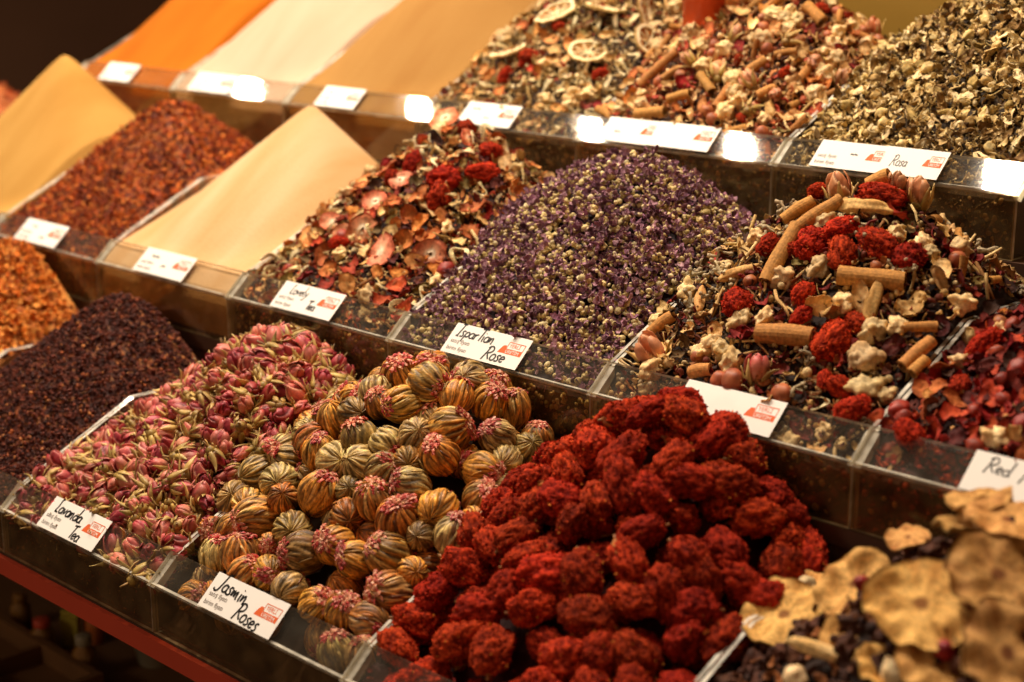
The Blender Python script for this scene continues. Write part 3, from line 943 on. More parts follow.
CONTENT = {('B', -2): 'orange flakes', ('B', -1): 'dark red-brown grains', ('B', 0): 'pink rosebuds', ('B', 1): 'tied tea balls', ('B', 2): 'velvety red flower heads',
           ('B', 3): 'big dried fruit slices', ('M', -3): 'reddish flakes', ('M', -2): 'yellow powder', ('M', -1): 'red-brown chili flakes', ('M', 0): 'cream powder',
           ('M', 1): 'strawberry and peel tea', ('M', 2): 'small purple blooms', ('M', 3): 'cinnamon and flower tea', ('M', 4): 'loose red petals', ('T', -1): 'orange powder',
           ('T', 0): 'white powder', ('T', 1): 'tan powder', ('T', 2): 'lemon slice tea', ('T', 3): 'pale bud and bark tea', ('T', 4): 'pale green leaf tea'}
TIER = dict(B='bottom', M='middle', T='top')
for r, HH in (('B', HB), ('M', HM), ('T', HT)):
    for k, b in HH.items():
        if (r, k) not in CONTENT: continue
        e = empty('acrylic_bin', (b.x0+.0006, b.yo, b.zf))
        tag(e, f'clear acrylic bin of {CONTENT[(r, k)]} on the {TIER[r]} tier', 'bin', 'clear bins on the stepped rack')
        g = BM[r]
        for nm in ('front_panel', 'lip'): obj(nm, g[nm], e)
        for s_ in g['sides']: obj('side_panel', s_, e)
        for s_ in g['webs']: obj('lip_web', s_, e)
        obj('base_panel', g['base'], e); obj('back_panel', g['back'], e)

# ------------------------------------------------------------------ handwriting and cards
def arc(cx, cy, rx, ry, a0, a1, n=9):
    return [(cx+rx*math.cos(math.radians(a0+(a1-a0)*i/(n-1))), cy+ry*math.sin(math.radians(a0+(a1-a0)*i/(n-1)))) for i in range(n)]
o_ = arc(.22, .24, .2, .24, 60, 420, 14)
GL = {  # letter: (advance, strokes) - x-height .5, capitals 1
 'J': (.52, [[(.1, .98), (.62, 1.0)], [(.42, 1.0), (.36, .5), (.30, .12)]+arc(.10, .12, .2, .22, 0, -160, 7)]),
 'a': (.46, [arc(.2, .24, .18, .22, 50, 380, 12), [(.38, .46), (.36, .2), (.46, .0)]]),
 's': (.38, [[(.34, .46), (.18, .5), (.08, .38), (.2, .27), (.30, .14), (.2, .0), (.02, .04)]]),
 'm': (.66, [[(.02, .46), (.06, .0), (.12, .36), (.22, .46), (.28, .0), (.34, .36), (.46, .46), (.5, .02), (.6, .02)]]),
 'n': (.48, [[(.02, .46), (.06, .0), (.12, .36), (.26, .48), (.32, .3), (.34, -.04)]]),
 'i': (.24, [[(.08, .44), (.10, .06), (.18, .0)], [(.12, .66), (.15, .70)]]),
 'R': (.62, [[(.16, .9), (.10, .4), (.0, -.1)], [(.02, .82)]+arc(.28, .74, .26, .25, 150, -80, 9)+[(.2, .48), (.36, .22), (.56, .02)]]),
 'o': (.46, [o_]),
 'e': (.42, [[(.06, .24), (.34, .28)]+arc(.2, .25, .17, .22, 20, 320, 10)]),
 'S': (.5, [[(.4, .9), (.2, 1.0), (.06, .8), (.3, .5), (.36, .2), (.2, .0), (.0, .1)]]),
 'I': (.34, [[(.02, .96), (.40, 1.0)], [(.24, .98), (.14, .0)], [(.0, .02), (.26, .0)]]),
 'p': (.46, [[(.08, .46), (.04, -.36)], [(.08, .36)]+arc(.24, .26, .17, .2, 140, -150, 10)]),
 'r': (.31, [[(.06, .46), (.08, .0)], [(.08, .3), (.2, .46), (.32, .42)]]),
 't': (.40, [[(.2, .8), (.16, .1), (.26, .0)], [(.0, .56), (.38, .6)]]),
 'T': (.42, [[(.3, .98), (.26, .0)], [(.0, .94), (.58, 1.0)]]),
 'L': (.46, [[(.26, 1.0)]+arc(.2, .84, .09, .14, 60, 200, 5)+[(.16, .4), (.08, .0), (.24, .04), (.4, .0)]]),
 'v': (.42, [[(.02, .46), (.16, .0), (.34, .48)]]),
 'd': (.50, [arc(.2, .22, .18, .2, 40, 360, 10), [(.46, 1.0), (.38, .3), (.44, .0)]]),
 'F': (.5, [[(.14, .98), (.08, .0)], [(.12, .98), (.5, 1.0)], [(.1, .52), (.4, .54)]]),
 'u': (.46, [[(.04, .46), (.06, .1), (.2, .0), (.32, .14), (.36, .46)], [(.36, .3), (.42, .0)]]),
 'y': (.44, [[(.04, .46), (.16, .1), (.34, .14)], [(.4, .48), (.28, -.1), (.1, -.36), (-.04, -.3)]]),
 'l': (.26, [[(.16, 1.0), (.08, .2), (.14, .0), (.22, .04)]]),
 '~': (.5, [[(.0, .2), (.1, .42), (.2, .1), (.3, .4), (.4, .08), (.5, .3)]]),
 '-': (.3, [[(.0, .2), (.28, .24)]]),
 ' ': (.3, []),
}
def smooth_poly(pts, n=3):
    p = np.array(pts, float)
    if len(p) < 3: return p
    for _ in range(n-1):
        q = [p[0]]
        for a, b in zip(p[:-1], p[1:]): q += [a*.75+b*.25, a*.25+b*.75]
        p = np.array(q+[p[-1]])
    return p

def write(mb, text, x, y, size, pen, slant=.12, drop=0., z=.00045, jit=0, rng=None):
    for ch in text:
        adv, st = GL[ch]
        for s_ in st:
            p = smooth_poly(s_, 2 if len(s_) > 8 else 3)
            px = x+size*(p[:, 0]+slant*p[:, 1]); py = y+size*p[:, 1]*1.0
            pth = np.stack([px, py, np.full(len(px), z)], -1)
            strip(mb, pth, pen, .00012)
        x += adv*size; y -= drop*size
    return mb

_txt = {}
def text_mesh(s, size, mat):
    cu = bpy.data.curves.new('print', 'FONT'); cu.body = s; cu.size = size; cu.extrude = .00004
    o = bpy.data.objects.new('print', cu); C.objects.link(o)
    bpy.context.view_layer.update()
    me = bpy.data.meshes.new_from_object(o.evaluated_get(bpy.context.evaluated_depsgraph_get()))
    bpy.data.objects.remove(o); bpy.data.curves.remove(cu)
    V = np.array([v.co[:] for v in me.vertices]); Fs = [tuple(p.vertices) for p in me.polygons]
    bpy.data.meshes.remove(me)
    return V, Fs

CW, CH = .0745, LL*1.01
PR1 = text_mesh('satış fiyatı', .0047, None); PR2 = text_mesh('birim fiyatı', .0047, None)
LG1 = text_mesh('YERLİ', .0042, None); LG2 = text_mesh('ÜRETİM', .0037, None)
mbp = MB().add(PR1[0]+[.0035, .0086, .0004], PR1[1]).add(PR2[0]+[.0035, .0026, .0004], PR2[1])
ME_PRINT = mbp.mesh('printed_text', M_GREY)
lg = MB()
x0, y0 = CW-.0245, .0098
lg.add([(x0, y0, .00035), (x0+.0215, y0, .00035), (x0+.0215, y0+.0042, .00035), (x0+.0062, y0+.0042, .00035), (x0+.0052, y0+.0066, .00035), (x0+.0026, y0+.0062, .00035), (x0+.001, y0+.003, .00035)], [(0, 1, 2, 3, 4, 5, 6)], m=0)
for a, b in (((x0+.0062, y0+.0046), (x0+.0062, y0+.0094)), ((x0+.0062, y0+.0094), (x0+.0215, y0+.0094)), ((x0+.0215, y0+.0094), (x0+.0215, y0))):
    strip(lg, [(*a, .0004), (*b, .0004)], .0005, .0001)
lg.add(LG1[0]*[.95, 1, 1]+[x0+.0076, y0+.0054, .0004], LG1[1], m=0)
lg.add(LG2[0]*[.95, 1, 1]+[x0+.0066, y0+.0007, .00045], LG2[1], m=1)
ME_LOGO = lg.mesh('logo', [M_LOGO, M_PAPER])
pm = MB().box((0, -.0004, 0), (CW, CH, .0003)); ME_CARD = pm.mesh('price_card', M_PAPER)

EX = np.array([1., 0, 0]); EY = np.array([0, LY/LL, LZ/LL]); EN = np.array([0, -LZ/LL, LY/LL])
def card(row, px, py, lines, label, width=CW, tilt=0., lift=.0006, plain=False):
    """px, py: lower left corner of the card in the photograph, lying on the clear lip"""
    d = ray(px, py)
    n = EN; P0 = np.array([0, YO[row], ZO[row]])+EN*lift
    t = ((P0-EYE)@n)/(d@n); P = EYE+d*t
    s_ = (P-P0)@EY                          # slide so that the lower edge sits just above the outer edge
    P = P-EY*(s_-.0004)
    o = obj('price_card', ME_CARD)
    ex = EX*math.cos(tilt)+EY*math.sin(tilt); ey = -EX*math.sin(tilt)+EY*math.cos(tilt)
    place(o, P, np.stack([ex, ey, EN], 1), (width/CW, 1, 1))
    tag(o, label, 'price card', 'handwritten price cards on the bin lips')
    mb = MB()
    for tx, x, y, sz, pen, drop in lines: write(mb, tx, x, y, sz, pen, drop=drop)
    if mb.V: mb.build('handwritten_name', M_INK, o)
    if not plain: obj('printed_text', ME_PRINT, o)
    obj('logo', ME_LOGO, o)
    return o

card('B', 38.5, 522, [('Lavanda', .0080, .0140, .0108, .0013, .010), ('Tea', .0400, .0014, .0104, .00125, .03)], 'white card handwritten Lavanda Tea on the rosebud bin lip')
card('B', 198, 604, [('Jasmin', .0055, .0138, .0118, .00135, .03), ('Roses', .0350, .0022, .0112, .0013, .05)], 'white card handwritten Jasmin Roses on the tea ball bin lip')
card('M', 440, 351, [('IsparTian', .0050, .0142, .0104, .0011, .0), ('Rose', .0400, .0022, .0108, .0012, .0)], 'white card handwritten Ispartian Rose behind the tea balls')
card('M', 267, 309, [('Lovely', .0120, .0140, .0090, .0009, .0), ('Tea', .0400, .0040, .0086, .0012, .0)], 'white card handwritten Lovely Tea above the rosebuds')
card('M', 131, 271, [('~-~', .0140, .0150, .0080, .0009, 0), ('-~', .034, .0068, .0080, .0009, -.1)], 'blurred white card on the cream powder bin lip')
card('M', 12, 240, [('~~', .0160, .0150, .0080, .0006, 0), ('~~', .040, .0050, .0070, .0010, -.05)], 'blurred white card on the chili flake bin lip')
card('M', 671, 411, [], 'white card peeping out behind the topmost red flower heads', plain=True)
card('M', 958, 488, [('Red', .0090, .0130, .0096, .0009, .02), ('Rose', .0300, .0118, .0098, .0009, .02)], 'white card handwritten Red Rose beside the big fruit slices', plain=True)
card('T', 97, 80, [('~~', .012, .013, .008, .0007, 0)], 'blurred white card on the orange powder bin lip', width=.062)
card('T', 186, 90, [('~~-', .018, .012, .008, .0007, 0)], 'blurred white card on the white powder bin lip')
card('T', 311, 108, [('~~', .012, .015, .008, .0005, 0), ('~', .03, .006, .008, .0004, 0)], 'blurred white card on the tan powder bin lip', width=.06)
card('T', 455, 124, [('~~~', .010, .0150, .0080, .0007, .0), ('~~', .032, .006, .0080, .0005, 0)], 'white card with faint scribble on the lemon slice bin lip', width=.066, plain=True)
card('T', 596, 140, [('~~', .016, .008, .008, .0004, 0)], 'white card lying under another at the bark tea bin', width=.06, plain=True)
card('T', 645, 146, [], 'blank looking white card with orange print at the bark tea bin', width=.062, lift=.0013, plain=True)
card('T', 808, 166, [('~~', .034, .0120, .0070, .0006, 0)], 'white card beside the one reading Rosa', width=.064)
card('T', 872, 176, [('Rosa', .0130, .0076, .0100, .0009, .0)], 'white card handwritten Rosa under the pale leaf tea', width=.050, lift=.0013, plain=True)

# ------------------------------------------------------------------ heaps of powder and grains
def heap(o, label, cat): return tag(o, label, cat, kind='stuff')
def crumbs(o, under):                       # finer bits belonging to a heap
    o.parent = bpy.data.objects[under]; o['kind'] = 'stuff'
R0 = np.random.default_rng(7)
heap(HM[-2].core('yellow_powder_heap', powder('yellow_powder', S(188, 144, 76), S(172, 126, 60)), res=90), 'peaked heap of yellow powder beside the chili flakes', 'spice powder')
heap(HM[0].core('cream_powder_heap', powder('cream_powder', S(214, 180, 138), S(200, 156, 104)), res=90), 'peaked heap of cream powder between chili flakes and strawberry tea', 'spice powder')
heap(HT[-1].core('orange_powder_heap', powder('orange_powder', S(182, 102, 24), S(170, 90, 18)), res=80), 'heap of orange powder at the far end of the top tier', 'spice powder')
heap(HT[0].core('white_powder_heap', powder('white_powder', S(202, 174, 150), S(192, 162, 136)), res=80), 'heap of white powder beside the orange powder', 'spice powder')
heap(HT[1].core('tan_powder_heap', powder('tan_powder', S(162, 122, 68), S(152, 110, 58)), res=80), 'heap of tan powder beside the lemon slice tea', 'spice powder')
heap(filler('chili_flakes_heap', HM[-1], R0, [('flake', 4600, (.0016, .0038), [S(186, 84, 26), S(208, 112, 40), S(146, 56, 18), S(96, 34, 14)]), ('blob', 2600, (.0010, .0021), [S(214, 130, 54), S(120, 40, 16), S(84, 30, 14)])], M_MIX), 'heap of red-brown chili flakes between two powder cones', 'chili flakes')
heap(filler('reddish_flakes_heap', HM[-3], R0, [('flake', 1500, (.002, .004), [S(180, 90, 40), S(150, 60, 30), S(205, 130, 70)])], M_MIX), 'heap of reddish flakes at the far end of the middle tier', 'dried flakes')
heap(filler('orange_flakes_heap', HB[-2], R0, [('flake', 3800, (.0028, .0058), [S(222, 136, 50), S(206, 112, 34), S(232, 158, 72), S(160, 80, 24)]), ('curl', 600, (.003, .005), [S(226, 146, 60), S(190, 98, 30)])], M_MIX), 'heap of bright orange flakes at the dark end of the bottom tier', 'dried flakes')
heap(filler('dark_grain_heap', HB[-1], R0, [('blob', 9500, (.0011, .0021), [S(74, 28, 18), S(92, 36, 20), S(56, 20, 14), S(110, 48, 26), S(66, 26, 18)]), ('blob', 330, (.0012, .0022), [S(190, 120, 66), S(160, 84, 44)])], M_MIX), 'heap of dark red-brown grains beside the rosebuds', 'dried grains')

# ------------------------------------------------------------------ counted pieces
GP = {}
def where(b, P, lo, hi, heap='heap'):
    t = (P[1]-b.yi)/max(1e-6, b.ay-b.yi); u = (P[0]-b.x0)/W
    if P[1] < b.yi+.002: v = f'under the lip of the {heap}'
    elif t < .28: v = f'at the foot of the {heap}'
    elif t < .52: v = f'low on the {heap}'
    elif t < .76: v = f'halfway up the {heap}'
    elif t < .95: v = f'high on the {heap}'
    else: v = f'at the crest of the {heap}'
    w = f'towards {lo}' if u < .36 else (f'towards {hi}' if u > .64 else 'in its middle')
    return f'{v}, {w}'

def spawn(name, mesh, P, R, s, label, cat, group, kids=()):
    o = obj(name, mesh)
    place(o, P, R, s)
    tag(o, label, cat, group)
    for kn, km in kids: obj(kn, km, o)
    return o

def pack(b, X, Y, fixed, r, rng, off, iters=50, pad=(.0, .0), gap=.92, thin=.66):
    """push the pieces apart along the surface until they just touch"""
    X, Y = X.copy(), Y.copy(); n = len(X)
    mob = np.where(fixed, .12, 1.)
    for it in range(iters):
        P = np.stack([X, Y, b.h(X, Y)+off], -1)
        D = P[:, None]-P[None]; d = np.linalg.norm(D, axis=2)+1e-9
        need = (r[:, None]+r[None])*gap
        ov = np.where(d < need, need-d, 0); np.fill_diagonal(ov, 0)
        mv = (D/d[..., None]*ov[..., None]*.35).sum(1)*mob[:, None]
        X += np.clip(mv[:, 0], -.004, .004); Y += np.clip(mv[:, 1], -.004, .004)
        X = np.clip(X, b.x0+r*.8+pad[0], b.x1-r*.8+pad[1]); Y = np.clip(Y, b.yo+r*1.25, b.yb-r)
    P = np.stack([X, Y, b.h(X, Y)+off], -1)
    D = np.linalg.norm(P[:, None]-P[None], axis=2); np.fill_diagonal(D, 9)
    keep = np.ones(n, bool)
    for i in range(n-1, -1, -1):
        if not fixed[i] and np.any((D[i] < (r[i]+r)*thin) & keep): keep[i] = False
    return P, keep

def lip_drop(b, P, r):
    """pieces at the very front lie under the clear lip"""
    zl = b.zo+(P[:, 1]-b.yo)*LZ/LY-.0045-r*1.35
    f = P[:, 1] < b.yi+r*.9
    P[f, 2] = np.minimum(P[f, 2], zl[f])
    P[:, 2] = np.maximum(P[:, 2], b.zf+.003+r)
    return P

VIEW = Fw
def img_dir(dx, dy, toward=.5):
    v = Rt*dx-Up*dy-VIEW*toward
    return v/np.linalg.norm(v)

# --- flowering tea balls
rng = np.random.default_rng(11)
G_, O_, B_, Y_ = S(204, 134, 54), S(150, 120, 66), S(106, 66, 32), S(210, 176, 112)
ball_looks = [('golden brown', [G_, G_, S(206, 134, 52), B_, O_]), ('olive streaked', [O_, O_, Y_, B_, S(120, 96, 50)]), ('golden and olive', [G_, O_, Y_, B_, G_]),
              ('pale straw', [Y_, O_, Y_, S(206, 180, 120), B_]), ('rusty brown', [S(178, 104, 40), B_, G_, S(190, 116, 50), O_])]
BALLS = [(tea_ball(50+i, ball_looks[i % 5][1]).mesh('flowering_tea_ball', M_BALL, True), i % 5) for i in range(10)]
TUFTS = [tea_tuft(70+i).mesh('flower_tuft', M_SHINE, False) for i in range(4)]
# spots read off the photograph: x, y, radius in its pixels, direction of the tuft (None: hidden), look
seedsJ = [(405,369,19,(-.1,-.8,.6),0),(431,348,17,(0,-.5,.9),0),(434,384,21,(.6,.3,.5),2),(468,357,18,(-.6,-.1,.8),1),(500,376,18,(.3,-.9,.3),0),(465,381,17,None,3),(486,404,18,(.2,-.3,.2),0),(524,407,18,(.2,-1,.2),2),(548,437,16,(0,-1,.2),4),
 (455,421,21,(.7,-.3,.4),2),(404,408,18,(-.8,.1,.3),2),(494,435,18,(-.6,-.6,.4),3),(357,408,16,None,1),(381,400,15,(-.4,-.7,.4),4),(366,440,18,(-.3,-.9,.1),1),(415,436,18,None,3),(441,458,20,(-.3,-.7,.4),0),(519,456,17,None,1),(480,466,19,(.6,0,.5),0),
 (511,452,15,None,3),(547,474,14,None,1),(374,497,20,(-.1,-.8,.6),2),(412,485,19,(-.7,-.3,.2),3),(383,471,18,(.5,-.4,.6),1),(393,522,22,(0,-.7,.6),0),(445,509,20,None,0),(487,501,20,(.3,-.6,.5),4),(511,488,16,(.6,-.4,.4),1),(530,502,14,None,3),
 (453,536,21,(.3,-.9,.1),3),(482,533,15,None,0),(423,540,15,None,1),(347,555,18,(-.6,-.3,.5),0),(388,557,22,(-.7,-.5,.2),2),(424,567,15,None,0),(385,592,22,(-.7,-.2,.4),2),(342,606,19,(.2,-.6,.6),0),(328,603,18,(.5,-.3,.5),0),(342,522,17,None,4),(337,459,20,None,3),(318,458,17,(0,-.9,.3),0),
 (349,490,14,None,1),(367,455,19,None,3),(318,498,21,(.4,-.8,.2),0),(287,492,15,None,4),(281,483,19,None,3),(258,478,19,None,1),(232,500,19,None,1),(258,519,21,(-.8,.1,.4),2),(297,527,19,None,1),(310,549,21,(-.8,0,.3),1),(342,551,20,(-.5,-.3,.6),0),(220,553,18,(.3,-.9,.2),3),(240,556,19,(-.1,-.9,.2),2),(266,574,17,(.2,0,.9),0),(294,589,18,None,1),
 (215,531,15,(-.2,-.2,.9),4),(270,546,12,(0,0,1),4),(410,462,15,None,2)]
b = HB[1]
X, Y, RR, fixed, info = [], [], [], [], []
for px, py, rp, td, lk in seedsJ:
    q = hit(px, py, [b], -.006)
    if q is None: continue
    dist = (q-EYE)@Fw
    X.append(q[0]); Y.append(q[1]); RR.append(rp*1.06*dist/F_PX); fixed.append(True); info.append((td, lk))
for _ in range(46):
    X.append(rng.uniform(b.x0, b.x1)); Y.append(rng.uniform(b.yo+.012, b.yb-.02)); RR.append(rng.uniform(.0112, .0138)); fixed.append(False); info.append((0, rng.integers(5)))
X, Y, RR, fixed = map(np.array, (X, Y, RR, fixed))
P, keep = pack(b, X, Y, fixed, RR, rng, -.006, 60, (-.014, 0), .88, .84)
P = lip_drop(b, P, RR)
N = b.normal(P[:, 0], P[:, 1])
keep &= visible(P, N, 60, -.45)
def ball(P, r, td, lk, label, group='flowering tea balls in the heap'):
    cand = [m for m, l in BALLS if l == lk]
    if td is None: z = img_dir(rng.uniform(-.5, .5), .3, -.9)+rng.normal(size=3)*.3
    elif isinstance(td, tuple): z = img_dir(*td)
    else: z = rng.normal(size=3)+np.array([0, 0, .6])-VIEW*.3
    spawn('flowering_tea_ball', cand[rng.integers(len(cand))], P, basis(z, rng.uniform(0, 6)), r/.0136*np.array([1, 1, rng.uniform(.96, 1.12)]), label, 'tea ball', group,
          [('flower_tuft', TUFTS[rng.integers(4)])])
for i in np.nonzero(keep)[0]:
    td, lk = info[i]
    look = ball_looks[lk][0]
    if isinstance(td, tuple) and td[2] > .45: look += ' tufted'
    ball(P[i], RR[i], td, lk, f'{look} tea ball {where(b, P[i], "the rosebuds", "the red flowers")}')
upper = P[keep]; upr = RR[keep]
# second layer, glimpsed through the gaps
xs = rng.uniform(b.x0+.012, b.x1-.012, 900); ys = rng.uniform(b.yi+.01, b.ay+.015, 900)
low = []
for x, y in zip(xs, ys):
    q = np.array([x, y, float(b.h(x, y))-.024])
    if any(np.linalg.norm(q-l) < .0225 for l in low): continue
    if np.min(np.linalg.norm(upper-q, axis=1)-upr) < .008: continue
    low.append(q)
for q in low: ball(q, .0118, 0, rng.integers(5), 'half hidden tea ball wedged deeper among the others')
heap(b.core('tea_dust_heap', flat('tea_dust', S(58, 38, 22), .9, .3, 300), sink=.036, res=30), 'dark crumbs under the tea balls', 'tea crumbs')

# --- rosebuds
rng = np.random.default_rng(12)
b = HB[0]
BUDS = []
for i in range(12):
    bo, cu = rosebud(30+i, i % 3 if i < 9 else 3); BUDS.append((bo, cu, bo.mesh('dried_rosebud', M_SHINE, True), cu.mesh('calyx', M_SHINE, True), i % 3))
bud_look = ['pink', 'pale pink', 'deep crimson']
# bare calyx cups among them
n = 620
X = rng.uniform(b.x0+.006, b.x1-.002, n); Y = rng.uniform(b.yo+.006, b.yb-.02, n); r = rng.uniform(.0050, .0078, n)
P, keep = pack(b, X, Y, np.zeros(n, bool), r, rng, .0, 40, (0, 0), .9)
P = lip_drop(b, P, r*.9)
N = b.normal(P[:, 0], P[:, 1])
keep &= visible(P, N, 30, -.2)
for q, qr in zip(upper, upr): keep &= np.linalg.norm(P-q, axis=1) > qr+.004
idx = np.nonzero(keep)[0]
d = np.linalg.norm(P[idx]-EYE, axis=1)
ids = idx[np.argsort(d)][:300]
for i in ids:
    bo, cu, bm, cm, tn = BUDS[rng.integers(9)]
    z = rng.normal(size=3)*.9+N[i]*.35+np.array([0, 0, .25])
    R = basis(z, rng.uniform(0, 6)); s = r[i]/.0066*rng.uniform(.9, 1.15)
    c = P[i]-R[:, 2]*.006*s
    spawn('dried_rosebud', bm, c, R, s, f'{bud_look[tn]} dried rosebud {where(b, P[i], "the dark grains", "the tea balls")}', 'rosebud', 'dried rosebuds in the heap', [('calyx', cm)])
def joined(name, parts, mat, smooth=True):
    """many copies as one object; parts: (MB, P, R, s)"""
    mb = MB(); V, K, F, n = [], [], [], 0
    for m, P, R, s in parts:
        v = np.concatenate(m.V); k = np.concatenate(m.K)
        V.append((v*s)@np.asarray(R).T+P); K.append(k); F += [tuple(t+n for t in f) for f in m.F]; n += len(v)
    mb.V, mb.K, mb.F, mb.M, mb.n = V, K, F, [0]*len(F), n
    return mb.build(name, mat, None, smooth)
parts = []
xs = rng.uniform(b.x0+.008, b.x1-.008, 1500); ys = rng.uniform(b.yo+.012, b.yb-.02, 1500)
lowr = []
for x, y in zip(xs, ys):
    q = np.array([x, y, max(float(b.h(x, y))-.0095, b.zf+.012)])
    if y < b.yi+.006: q[2] = max(b.zf+.009, min(q[2], b.zo+(y-b.yo)*LZ/LY-.019))
    if lowr and np.min(np.linalg.norm(np.array(lowr)-q, axis=1)) < .0095: continue
    lowr.append(q)
    bo, cu, *_ = BUDS[rng.integers(9)]; R = rotm(rng)
    parts.append((bo, q-R[:, 2]*.006, R, .95)); parts.append((cu, q-R[:, 2]*.006, R, .95))
heap(joined('rosebud_heap', parts, M_SHINE), 'mass of rosebuds packed underneath the top ones', 'rosebud heap')
crumbs(filler('loose_crumbs', b, rng, [('flake', 900, (.0015, .0038), [S(160, 66, 64), S(190, 160, 96), S(110, 70, 38), S(206, 150, 110)]), ('stick', 260, (.002, .0045), [S(190, 156, 92), S(140, 104, 56)])], M_MIX, core_col=S(70, 40, 26), sink=.017, depth=(-.008, .003)), 'rosebud_heap')

# --- red flower heads
rng = np.random.default_rng(13)
b = HB[2]
REDS = []
for i in range(8):
    bo, hu = red_flower(90+i, (1., .85, 1.1, .95)[i % 4]); REDS.append((bo.mesh('dried_red_flower', M_RED, True), hu.mesh('husk', M_SHINE, True), i % 4))
red_look = ['red', 'dark red', 'bright red', 'deep red']
seedsR = [(694,399),(745,419),(637,421),(689,421),(722,439),(601,450),(637,455),(681,450),(757,455),(631,480),(692,480),(727,477),(663,500),(609,509),(768,500),(748,509),(590,529),(657,526),(783,515),(722,544),(786,535),(807,553),(780,567),(692,553),(566,497),(549,485),(572,480),(669,573),(555,565),
 (522,535),(500,550),(470,575),(430,600),(470,610),(510,600),(545,600),(600,600),(640,590),(420,628),(460,640),(400,650),(445,660),(500,645),(560,640),(610,640),(650,640),(700,610),(740,590),(760,600),(690,640),(725,640),(545,670),(620,668),(670,668),(590,565),(630,555),(535,560),(800,580),(705,580)]
X, Y, RR, fixed = [], [], [], []
for px, py in seedsR:
    q = hit(px, py, [b], -.004)
    if q is None: continue
    X.append(q[0]); Y.append(q[1]); RR.append(rng.uniform(.0115, .0142)); fixed.append(True)
for _ in range(70):
    X.append(rng.uniform(b.x0, b.x1)); Y.append(rng.uniform(b.yo+.012, b.yb-.012)); RR.append(rng.uniform(.0105, .0140)); fixed.append(False)
X, Y, RR, fixed = map(np.array, (X, Y, RR, fixed))
P, keep = pack(b, X, Y, fixed, RR, rng, -.004, 60, (0, .002), 1.0, .84)
P = lip_drop(b, P, RR*.8)
N = b.normal(P[:, 0], P[:, 1])
keep &= visible(P, N, 60, -.5)
up2 = P[keep]
def red(P, s, n, label, name='dried_red_flower', lib=REDS, group='velvety red flower heads in the heap'):
    m, hk, tn = lib[rng.integers(len(lib))]
    R = rotm(rng, n, .7)
    spawn(name, m, P, R, s, label.format(red_look[tn]), 'red flower', group, [('husk', hk)])
for i in np.nonzero(keep)[0]:
    red(P[i], RR[i]/.0124, N[i], '{} velvety flower head '+where(b, P[i], 'the tea balls', 'the fruit slices'))
low = []
xs = rng.uniform(b.x0+.012, b.x1-.012, 900); ys = rng.uniform(b.yi+.01, b.ay+.02, 900)
for x, y in zip(xs, ys):
    q = np.array([x, y, float(b.h(x, y))-.022])
    if any(np.linalg.norm(q-l) < .023 for l in low): continue
    if np.min(np.linalg.norm(up2-q, axis=1)) < .0150: continue
    low.append(q)
for q in low: red(q, .95, np.array([0, 0, 1.]), 'half hidden red flower head deeper in its heap')
heap(filler('red_petal_crumb_heap', b, rng, [('flake', 900, (.002, .004), [S(120, 20, 14), S(160, 60, 26)])], M_MIX, core_col=S(70, 12, 8), sink=.026, depth=(-.026, -.02)), 'red crumbs under the velvety flower heads', 'crumbs')
# --- small purple blooms
rng = np.random.default_rng(14)
b = HM[2]
PURP = [purple_flower(200+i).mesh('dried_purple_flower', M_DRY, False) for i in range(12)]
P, N = sample(b, 300, rng, .0078, off=.0006, face=-.15, margin=10, tries=30)
f_ = P[:, 1] < b.yi+.004; P[f_] -= N[f_]*.0062
for i in range(len(P)):
    spawn('dried_purple_flower', PURP[rng.integers(12)], P[i], rotm(rng, N[i], 1.5), rng.uniform(.8, 1.15),
          'small purple bloom with pale cup '+where(b, P[i], 'the strawberry tea', 'the cinnamon tea'), 'dried flower', 'small purple blooms in the heap')
parts = []
PM = [purple_flower(220+i) for i in range(8)]
xs = rng.uniform(b.x0+.006, b.x1-.006, 2600); ys = rng.uniform(b.yo+.008, b.yb-.01, 2600)
NN = b.normal(xs, ys)
for i in range(2600):
    if rng.random() > .62/max(NN[i, 2], .3): continue
    q = np.array([xs[i], ys[i], float(b.h(xs[i], ys[i]))])+NN[i]*rng.uniform(-.005, -.0005)
    if ys[i] < b.yi+.004: q = q-NN[i]*.0066
    parts.append((PM[rng.integers(8)], q, rotm(rng), rng.uniform(.6, .95)))
heap(joined('purple_flower_heap', parts, M_DRY, False), 'mass of purple blooms and pale crumbs under the top ones', 'purple flower heap')
crumbs(filler('loose_crumbs', b, rng, [('flake', 1500, (.0015, .0034), [S(146, 98, 120), S(114, 70, 92), S(176, 130, 142), S(84, 52, 64)]), ('round', 2000, (.0010, .0024), [S(212, 192, 136), S(180, 156, 96), S(226, 208, 160)])], M_MIX, core_col=S(44, 24, 32), sink=.005), 'purple_flower_heap')

# --- pale green leaf tea
rng = np.random.default_rng(15)
b = HT[4]
LEAF = []
for i in range(14):
    c1, c2 = [(S(228, 204, 146), S(206, 174, 110)), (S(188, 156, 92), S(160, 130, 74)), (S(240, 220, 172), S(222, 196, 142)), (S(146, 112, 62), S(120, 90, 50))][i % 4]
    if i < 9: m = petal(300+i, rng.uniform(.0055, .0085), rng.uniform(.0022, .0038), c1, c2, .0007, rng.uniform(-.5, .6), .5, .5)
    elif i < 12: m = curl(300+i, .014, .0022, c1, c2)
    else: m = lump(MB(), (.0036, .0030, .0028), 300+i, .22, 1.6, c1, c2, 2)
    LEAF.append((m.mesh('tea_leaf_flake', M_DRY, i >= 12), ['pale', 'olive', 'cream', 'brown'][i % 4]))
P, N = sample(b, 290, rng, .0078, off=.0012, face=-.15, margin=10, tries=30)
f_ = P[:, 1] < b.yi+.004; P[f_] -= N[f_]*.0075
